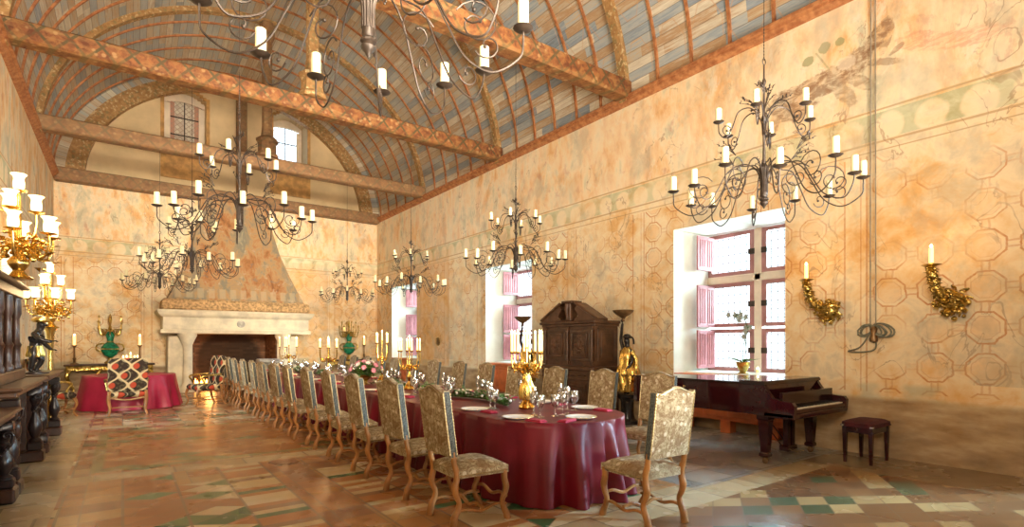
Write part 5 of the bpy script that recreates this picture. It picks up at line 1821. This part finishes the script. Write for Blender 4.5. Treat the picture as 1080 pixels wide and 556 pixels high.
def sideboard(y0, y1, zt, label, hutch=False):
    r = empty('carved_sideboard', (-1.22, (y0+y1)/2, 0)); tag(r, label, 'sideboard'); L = neg(r)
    x0, x1 = XL+.02, -.86
    b = MB(); b.box((x0, y0, .12), (x1-.22, y1, zt-.10)); b.box((x0, y0+.02, .12), (x1-.13, y0+.07, zt-.1)); b.box((x0, y1-.07, .12), (x1-.13, y1-.02, zt-.1)); b.build('carcass', M['darkwood'], r, smooth=0, loc=L)
    b = MB(); b.box((x0, y0, 0), (x1-.16, y1, .12), bev=.02)
    for yy in (y0+.09, y1-.09): b.box((x0, yy-.13, 0), (x1+.05, yy+.13, .14), bev=.02)
    b.build('plinth', M['darkwood'], r, smooth=0, loc=L)
    b = MB(); b.box((x0, y0-.05, zt-.10), (x1+.02, y1+.05, zt-.04), bev=.015); b.box((x0, y0-.08, zt-.04), (x1+.07, y1+.08, zt), bev=.015)
    b.build('top_slab', M['darkwood2'], r, smooth=0, loc=L)
    n = 2
    for k in range(n):
        a = y0+.06+(y1-y0-.12)*k/n; c = a+(y1-y0-.12)/n-.04
        b = MB(); b.box((x1-.22, a, .18), (x1-.19, c, zt-.30), bev=.006); d = b.build('door', M['darkwood'], r, smooth=0, loc=L)
        b = MB(); ym, zm = (a+c)/2, (.18+zt-.3)/2
        b.box((x1-.19, a+.06, .24), (x1-.165, c-.06, zt-.36), bev=.01)
        for m in range(10):
            t = 2*PI*m/10; b.ball((x1-.165, ym+(c-a)*.25*math.cos(t), zm+.2*math.sin(t)), .05, 7, 5, (.5, 1, 1))
        b.ball((x1-.16, ym, zm), .08, 9, 7, (.6, 1, 1.4)); b.build('carved_panel', M['darkwood'], d, smooth=50)
        b = MB(); b.box((x1-.22, a, zt-.27), (x1-.18, c, zt-.12), bev=.006); d = b.build('drawer', M['darkwood'], r, smooth=0, loc=L)
        b = MB(); b.ball((x1-.16, ym, zt-.2), .02, 8, 6); b.build('knob', M['rust'], d)
    for yy in (y0+.09, y1-.09):
        baluster(r, x1-.04, yy, .14, zt-.12, L, .058)
        carved_bracket(r, x1+.0, yy+(.13 if yy == y0+.09 else -.13), zt-.24, L, .45)
    if hutch:
        h0, h1 = zt, 2.22; X1 = x1-.16
        b = MB(); b.box((x0, y0+.1, h0), (X1-.2, y1-.05, h1-.14)); b.box((x0, y0+.05, h0), (X1+.02, y1-.0, h0+.12), bev=.01); b.build('hutch_body', M['darkwood2'], r, smooth=0, loc=L)
        b = MB(); b.box((x0, y0+.05, h1-.16), (X1, y1, h1-.05), bev=.01); b.box((x0, y0+.0, h1-.05), (X1+.06, y1+.04, h1), bev=.015); b.build('hutch_cornice', M['darkwood'], r, smooth=0, loc=L)
        for k in range(4):
            yy = y0+.16+(y1-y0-.26)*k/3
            b = MB(); hh = h1-.28-h0
            b.lathe([(.055, h0+.12), (.06, h0+.16), (.04, h0+.20), (.045, h0+.12+hh*.3), (.058, h0+.12+hh*.34), (.04, h0+.12+hh*.38), (.036, h0+hh*.85), (.055, h0+hh*.92), (.05, h0+hh+.12)], 12, c=(X1-.06, yy, 0))
            b.build('turned_column', M['darkwood'], r, smooth=45, loc=L)
        for k in range(3):
            a = y0+.2+(y1-y0-.26)*k/3; c = a+(y1-y0-.26)/3-.08
            b = MB(); b.box((X1-.2, a, h0+.16), (X1-.17, c, h1-.2), bev=.01); d = b.build('hutch_door', M['darkwood2'], r, smooth=0, loc=L)
            b = MB(); b.box((X1-.17, a+.06, h0+.24), (X1-.15, c-.06, h1-.28), bev=.01); b.ball((X1-.15, (a+c)/2, (h0+h1)/2), .1, 9, 7, (.4, 1, 1.6)); b.build('carved_panel', M['darkwood2'], d, smooth=50)
    return r
sideboard(5.2, 6.95, .88, 'low dark carved sideboard at the left edge, nearest the camera')
sideboard(7.10, 9.15, 1.06, 'dark carved sideboard with tall columned hutch on the left', True)
sideboard(9.6, 11.5, 1.06, 'dark carved sideboard carrying the black statuette on the left')

# black statuette of a boy holding up a gilt tray
r = empty('black_statuette', (-1.02, 10.3, 1.06), R(90-15)); tag(r, 'black statuette with gilt turban leaning forward on the left sideboard', 'statue')
J = [(0, 0, .36), (0, 0, .44), (0, -.02, .54), (0, -.03, .60), (0, -.05, .64), (0, -.07, .70), (0, -.075, .75),
     (-.09, -.02, .57), (-.15, -.10, .50), (-.11, -.20, .46), (-.10, -.24, .47), (.09, -.02, .57), (.15, -.04, .44), (.13, -.12, .36), (.12, -.15, .34),
     (.055, 0, .30), (.07, -.05, .19), (.06, .02, .05), (.06, -.05, .02), (-.055, 0, .30), (-.06, .01, .18), (-.06, .04, .05), (-.06, -.03, .02)]
Ed = [(0, 1), (1, 2), (2, 3), (3, 4), (4, 5), (5, 6), (3, 7), (7, 8), (8, 9), (9, 10), (3, 11), (11, 12), (12, 13), (13, 14), (0, 15), (15, 16), (16, 17), (17, 18), (0, 19), (19, 20), (20, 21), (21, 22)]
skin_mesh('body', J, Ed, [.075, .065, .08, .065, .034, .068, .055, .042, .034, .026, .022, .042, .034, .026, .022, .062, .045, .03, .022, .062, .045, .03, .022], M['black_figure'], r, 2)
b = MB(); b.lathe([(.075, .74), (.10, .765), (.095, .80), (.06, .82), (0, .825)], 14, c=(0, -.06, 0), fn=lambda t, q, z: q*(1+.06*math.sin(8*t))); b.build('gilt_turban', M['gold'], r)
b = MB()
for base, dx in (((-.10, -.24, .47), -1), ((.12, -.15, .34), 1)):
    for f in range(5):
        a = f*.45-.9; p = Vector(base); b.tube([p, p+Vector((math.sin(a)*.02, -.03, .004)), p+Vector((math.sin(a)*.03, -.05-.005*(2-abs(f-2)), -.01))], [.008, .007, .005], 6)
b.ball((0, -.135, .70), .012, 6, 5); b.build('hands_and_nose', M['black_figure'], r)
b = MB(); b.lathe([(.10, .24), (.105, .27), (.085, .36), (.08, .40)], 24, fn=lambda t, q, z: q*(1+.08*math.sin(7*t))); b.build('gilt_kilt', M['gold_dim'], r)
b = MB(); b.lathe([(.16, 0), (.16, .02), (.13, .03)], 20); b.build('round_base', M['blackwood'], r)

# ---------------------------------------------------------------- gilt girandoles with glass shades
def girandole(loc, label, s=1.0, n=5, pole=0.0, up=True):
    r = empty('girandole', loc); tag(r, label, 'candelabrum', 'gilt lamps with glowing glass shades')
    rn = random.Random(int(loc[1]*7))
    b = MB()
    b.lathe([(.12*s, 0), (.13*s, .02*s), (.08*s, .05*s), (.05*s, .1*s), (.09*s, .16*s), (.1*s, .2*s), (.05*s, .27*s), (.03*s, .34*s), (.05*s, .42*s), (.03*s, .5*s), (.02*s, .95*s)], 16)
    if pole: b.lathe([(.13, -pole), (.14, -pole+.04), (.05, -pole+.12), (.03, -pole+.3), (.045, -pole*.5), (.03, -pole*.3), (.06, -.08), (.09, 0)], 14)
    b.build('stem', M['gold'], r, smooth=60)
    b = MB()
    for k in range(150):
        a = rn.uniform(0, 2*PI); q = rn.uniform(.05, .30)*s; z = (.34+rn.gauss(0, .07))*s
        p = Vector((q*math.cos(a), q*math.sin(a), z))
        if k % 3 == 0: b.ball(p, rn.uniform(.018, .035)*s, 6, 5)
        else: b.leaf(p, (math.cos(a+rn.gauss(0, .6)), math.sin(a+rn.gauss(0, .6)), rn.uniform(-.4, .9)), (0, 0, 1), .12*s, .07*s)
    b.build('acanthus_foliage', M['gold'], r, smooth=0)
    def one(rr, z, a):
        b = MB(); scroll_arm(b, rr, .36*s, z, a, .014*s, zin=.26*s if z < .7*s else .5*s)
        c, q = math.cos(a)*rr, math.sin(a)*rr
        b.lathe([(.0, -.03*s), (.02*s, -.02*s), (.03*s, -.01*s), (.075*s, .0), (.08*s, .008*s), (.02*s, .006*s), (0, .006*s)], 14, c=(c, q, z)); ar = b.build('arm', M['gold'], r, smooth=60)
        b = MB(); b.lathe([(.035*s, .01*s), (.05*s, .04*s), (.052*s, .09*s), (.045*s, .14*s), (.055*s, .17*s), (.075*s, .19*s), (.073*s, .192*s), (.05*s, .172*s), (.042*s, .14*s), (.048*s, .09*s), (.046*s, .04*s), (.03*s, .012*s)], 16, c=(c, q, z)); b.build('glass_shade', M['shade'], r, smooth=60)
        b = MB(); b.lathe([(.014*s, .01*s), (.014*s, .09*s), (.018*s, .10*s), (.012*s, .13*s), (0, .15*s)], 8, c=(c, q, z)); b.build('bulb', M['flame'], r)
    for k in range(n): one(.32*s, .52*s, 2*PI*k/n+.5)
    if up:
        for k in range(3): one(.15*s, .78*s, 2*PI*k/3+.2)
        one(.001, 1.0*s, 0)
    point('lamp_glow', (loc[0]+.1, loc[1]-.1, loc[2]+1.30*s), 28*s, (1.0, .68, .34), .12)
    point('lamp_glow', (loc[0]+.5*s, loc[1]-.2, loc[2]+.6*s), 10*s, (1.0, .68, .34), .12)
    return r
girandole((-.95, 8.15, 2.22), 'large gilt girandole with glowing shades on top of the hutch, nearest', 1.0, 6)
girandole((-.98, 11.75, 1.75), 'smaller gilt girandole with glowing shades on tall stand behind statuette', .92, 7, pole=1.75)

# ---------------------------------------------------------------- far round table and armchairs
n = 600
pr = [(.15+.90*math.cos(2*PI*k/n), 15.5+.90*math.sin(2*PI*k/n), math.cos(2*PI*k/n), math.sin(2*PI*k/n), .90*2*PI*k/n) for k in range(n)]
o = cloth('round_tablecloth', pr, .76, M['rose'], fold=.05, flare=.12, wl=.55, seed=4); tag(o, 'rose red satin cloth over the round table near the fireplace', 'tablecloth')
r = empty('round_table', (.15, 15.5, 0)); tag(r, 'round table hidden beneath the rose red cloth', 'table')
b = MB(); b.lathe([(0, .72), (.88, .72), (.88, .752), (0, .752)], 40); b.build('tabletop', M['honeywood'], r)
b = MB(); b.lathe([(.3, 0), (.3, .04), (.06, .1), (.06, .68), (.2, .72)], 16); b.build('pedestal', M['honeywood'], r)


def armchair():
    r = empty('armchair'); tag(r, 'x', 'armchair', 'lattice fabric armchairs round the far table')
    b = MB(); b.box((-.33, -.28, .36), (.33, .30, .50), bev=.05); b.build('seat', M['trellis'], r, smooth=40)
    b = MB(); poly = [(-.34, .50), (.34, .50), (.34, 1.10), (.30, 1.17), (.15, 1.19), (-.15, 1.19), (-.30, 1.17), (-.34, 1.10)]
    Mx = Matrix(((1, 0, 0, 0), (0, -.12, -1, -.2), (0, 1, 0, 0), (0, 0, 0, 1)))
    vs = [(x, -.28-.15*(z-.5), z) for x, z in poly]+[(x, -.20-.15*(z-.5), z) for x, z in poly]
    n = len(poly)
    b.add(vs, [tuple(range(n)), tuple(range(n, 2*n))[::-1]]+[(i, (i+1) % n, n+(i+1) % n, n+i) for i in range(n)])
    fix_normals(b.build('backrest', M['trellis'], r, smooth=0))
    for s in (-1, 1):
        b = MB(); b.tube(spline([(s*.33, -.25, .74), (s*.37, -.1, .73), (s*.38, .12, .71), (s*.37, .2, .67), (s*.35, .15, .58), (s*.34, .12, .5)]), .022, 7); b.build('arm', M['gold_dim'], r)
        b = MB(); b.tube(spline([(s*.31, .26, .38), (s*.33, .29, .25), (s*.30, .25, .1), (s*.33, .3, 0)]), [.035, .034, .033, .032, .03, .028, .026, .024, .022, .02, .019, .018, .018, .018, .018, .018, .02, .024, .024][:19], 7); b.build('leg', M['honeywood'], r)
        b = MB(); b.tube(spline([(s*.31, -.25, .50), (s*.32, -.27, .3), (s*.30, -.30, .12), (s*.33, -.36, 0)]), [.033]*6+[.028]*6+[.022]*7, 7); b.build('leg', M['honeywood'], r)
        b = MB(); b.tube(spline([(s*.31, .25, .16), (s*.28, 0, .13), (s*.31, -.28, .16)]), .014, 6); b.build('stretcher', M['honeywood'], r)
    b = MB(); b.tube(spline([(-.31, -.26, .36), (0, -.27, .31), (.31, -.26, .36)]), .02, 7); b.tube([(-.3, -.27, .16), (.3, -.27, .16)], .012, 6); b.build('seat_rail', M['honeywood'], r)
    return r
ac = armchair(); place(ac, (.08, 14.02, 0), R(2)); ac['label'] = 'lattice fabric armchair seen from behind, at front of round table'
copy_tree(ac, (1.62, 15.0, 0), R(105), 'lattice fabric armchair right of the round table, facing left')
copy_tree(ac, (-1.14, 14.3, 0), R(-72), 'lattice fabric armchair left of the round table, facing right')
def five_light(loc, label):
    r = empty('candelabrum', loc); tag(r, label, 'candelabrum', 'silver candelabra')
    b = MB(); b.lathe([(.07, 0), (.07, .01), (.02, .03), (.015, .16), (.02, .2)], 12); b.build('stem', M['silver'], r)
    for k in range(4):
        a = 2*PI*k/4+.5; b = MB(); scroll_arm(b, .16, .14, .2, a, .006, curl=False); b.lathe([(.022, 0), (.024, .008), (0, .01)], 8, c=(.16*math.cos(a), .16*math.sin(a), .2)); b.build('arm', M['silver'], r); candle(r, .16*math.cos(a), .16*math.sin(a), .205, .2, .016)
    candle(r, 0, 0, .2, .28, .016)
    point('candle_glow', (loc[0], loc[1], loc[2]+.65), 5, WARMER, .06)
five_light((.15, 15.5, .762), 'five light candelabrum on the round rose table')

# consoles against the far wall, vases and candlesticks
def console(x0, x1, label, y=19.80):
    xc = (x0+x1)/2; r = empty('console_table', (xc, y, 0)); tag(r, label, 'console table', 'gilt console tables on the far wall'); L = neg(r)
    b = MB(); b.box((x0, y-.25, .84), (x1, y+.27, .89), bev=.015); b.build('marble_top', M['darkwood2'], r, smooth=0, loc=L)
    b = MB(); b.box((x0+.05, y-.21, .70), (x1-.05, y+.25, .84), bev=.01)
    for k in range(int((x1-x0)/.12)): b.ball((x0+.1+k*.12, y-.22, .75-.03*math.cos(k*1.3)), .05, 7, 5, (1, .5, 1))
    b.build('carved_apron', M['gold_dim'], r, smooth=50, loc=L)
    for xx in (x0+.14, x1-.14, xc-.25, xc+.25):
        b = MB(); s = 1 if xx > xc else -1
        b.tube(spline([(xx, y-.16, .72), (xx+s*.07, y-.2, .55), (xx-s*.02, y-.12, .3), (xx-s*.08, y-.1, .15), (xx+s*.02, y-.18, .02)]), [.05]*8+[.04]*8+[.03]*9, 8); b.build('leg', M['gold_dim'], r, loc=L)
    return r
console(-1.35, .80, 'long gilt console table against the far wall behind the round table')
console(6.1, 7.6, 'gilt console table against far wall right of the fireplace')
def urn(loc, label):
    r = empty('urn_candelabrum', loc); tag(r, label, 'candelabrum', 'green enamel urns with gilt branches')
    b = MB(); b.lathe([(.14, 0), (.14, .05), (.06, .1), (.05, .16), (.1, .18)], 14); b.build('foot', M['gold_dim'], r)
    b = MB(); b.lathe([(.05, .18), (.16, .26), (.22, .38), (.22, .48), (.15, .58), (.07, .64), (.08, .72), (.11, .85), (.06, .95)], 20); b.build('urn_body', M['malachite'], r, smooth=60)
    b = MB()
    for s in (-1, 1): b.tube(spline([(s*.2, 0, .34), (s*.32, 0, .42), (s*.30, 0, .56), (s*.14, 0, .60)]), .022, 7)
    b.lathe([(.225, .42), (.235, .43), (.225, .45)], 20); b.lathe([(.075, .63), (.09, .65), (.075, .67)], 16); b.build('gilt_mounts', M['gold_dim'], r)
    for k in range(8):
        a = 2*PI*k/8; rr = .38 if k % 2 else .26; z = 1.22 if k % 2 else 1.38
        b = MB(); scroll_arm(b, rr, .95, z, a, .013); b.lathe([(.015, -.01), (.05, .01), (.02, .01), (.02, .05), (0, .05)], 8, c=(rr*math.cos(a), rr*math.sin(a), z))
        for m in range(3): b.leaf((rr*(.3+.3*m)*math.cos(a), rr*(.3+.3*m)*math.sin(a), .97), (math.cos(a), math.sin(a), 1), (0, 0, 1), .12, .07)
        b.build('gilt_branch', M['gold_dim'], r)
    b = MB(); b.lathe([(.03, .93), (.05, 1.0), (.02, 1.15), (.05, 1.3), (.02, 1.45), (0, 1.5)], 10); b.build('gilt_finial', M['gold_dim'], r)
urn((-.30, 19.80, .89), 'green enamel urn with gilt branches behind the round table')
urn((6.88, 19.80, .89), 'green enamel urn with gilt branches right of the fireplace')
def stick(loc, label, h=.55):
    r = empty('candlestick', loc); tag(r, label, 'candlestick', 'single tall candlesticks'); b = MB()
    b.lathe([(.10, 0), (.10, .02), (.03, .05), (.025, .12), (.045, .16), (.02, .2), (.018, h-.08), (.04, h-.04), (.07, h), (.02, h)], 12); b.build('stem', M['rust'], r)
    candle(r, 0, 0, h, .28, .035)
stick((-1.12, 19.75, .89), 'single lit candlestick at the left end of the far console')
stick((.42, 19.75, .89), 'single lit candlestick at the right end of the far console')
stick((7.45, 19.75, .89), 'single lit candlestick on the console near the right corner')

# tall floor candelabrum on the right of the chimney, before the farthest window
for (x, y, lab) in ((4.35, 18.6, 'tall candelabrum on stone pillar beside the right jamb of the fireplace'),):
    pass
r = empty('wall_plaque', (XR-.02, 15.0, 1.55)); tag(r, 'small dark oval plaque on the wall left of the middle window', 'plaque')
b = MB(); b.ball((0, 0, 0), .13, 14, 8, (.15, .8, 1)); b.build('oval', M['rust'], r)
b = MB(); b.tube([(-.02, .105*math.cos(t), .13*math.sin(t)) for t in [2*PI*i/20 for i in range(21)]], .008, 5); b.build('rim', M['gold_dim'], r)
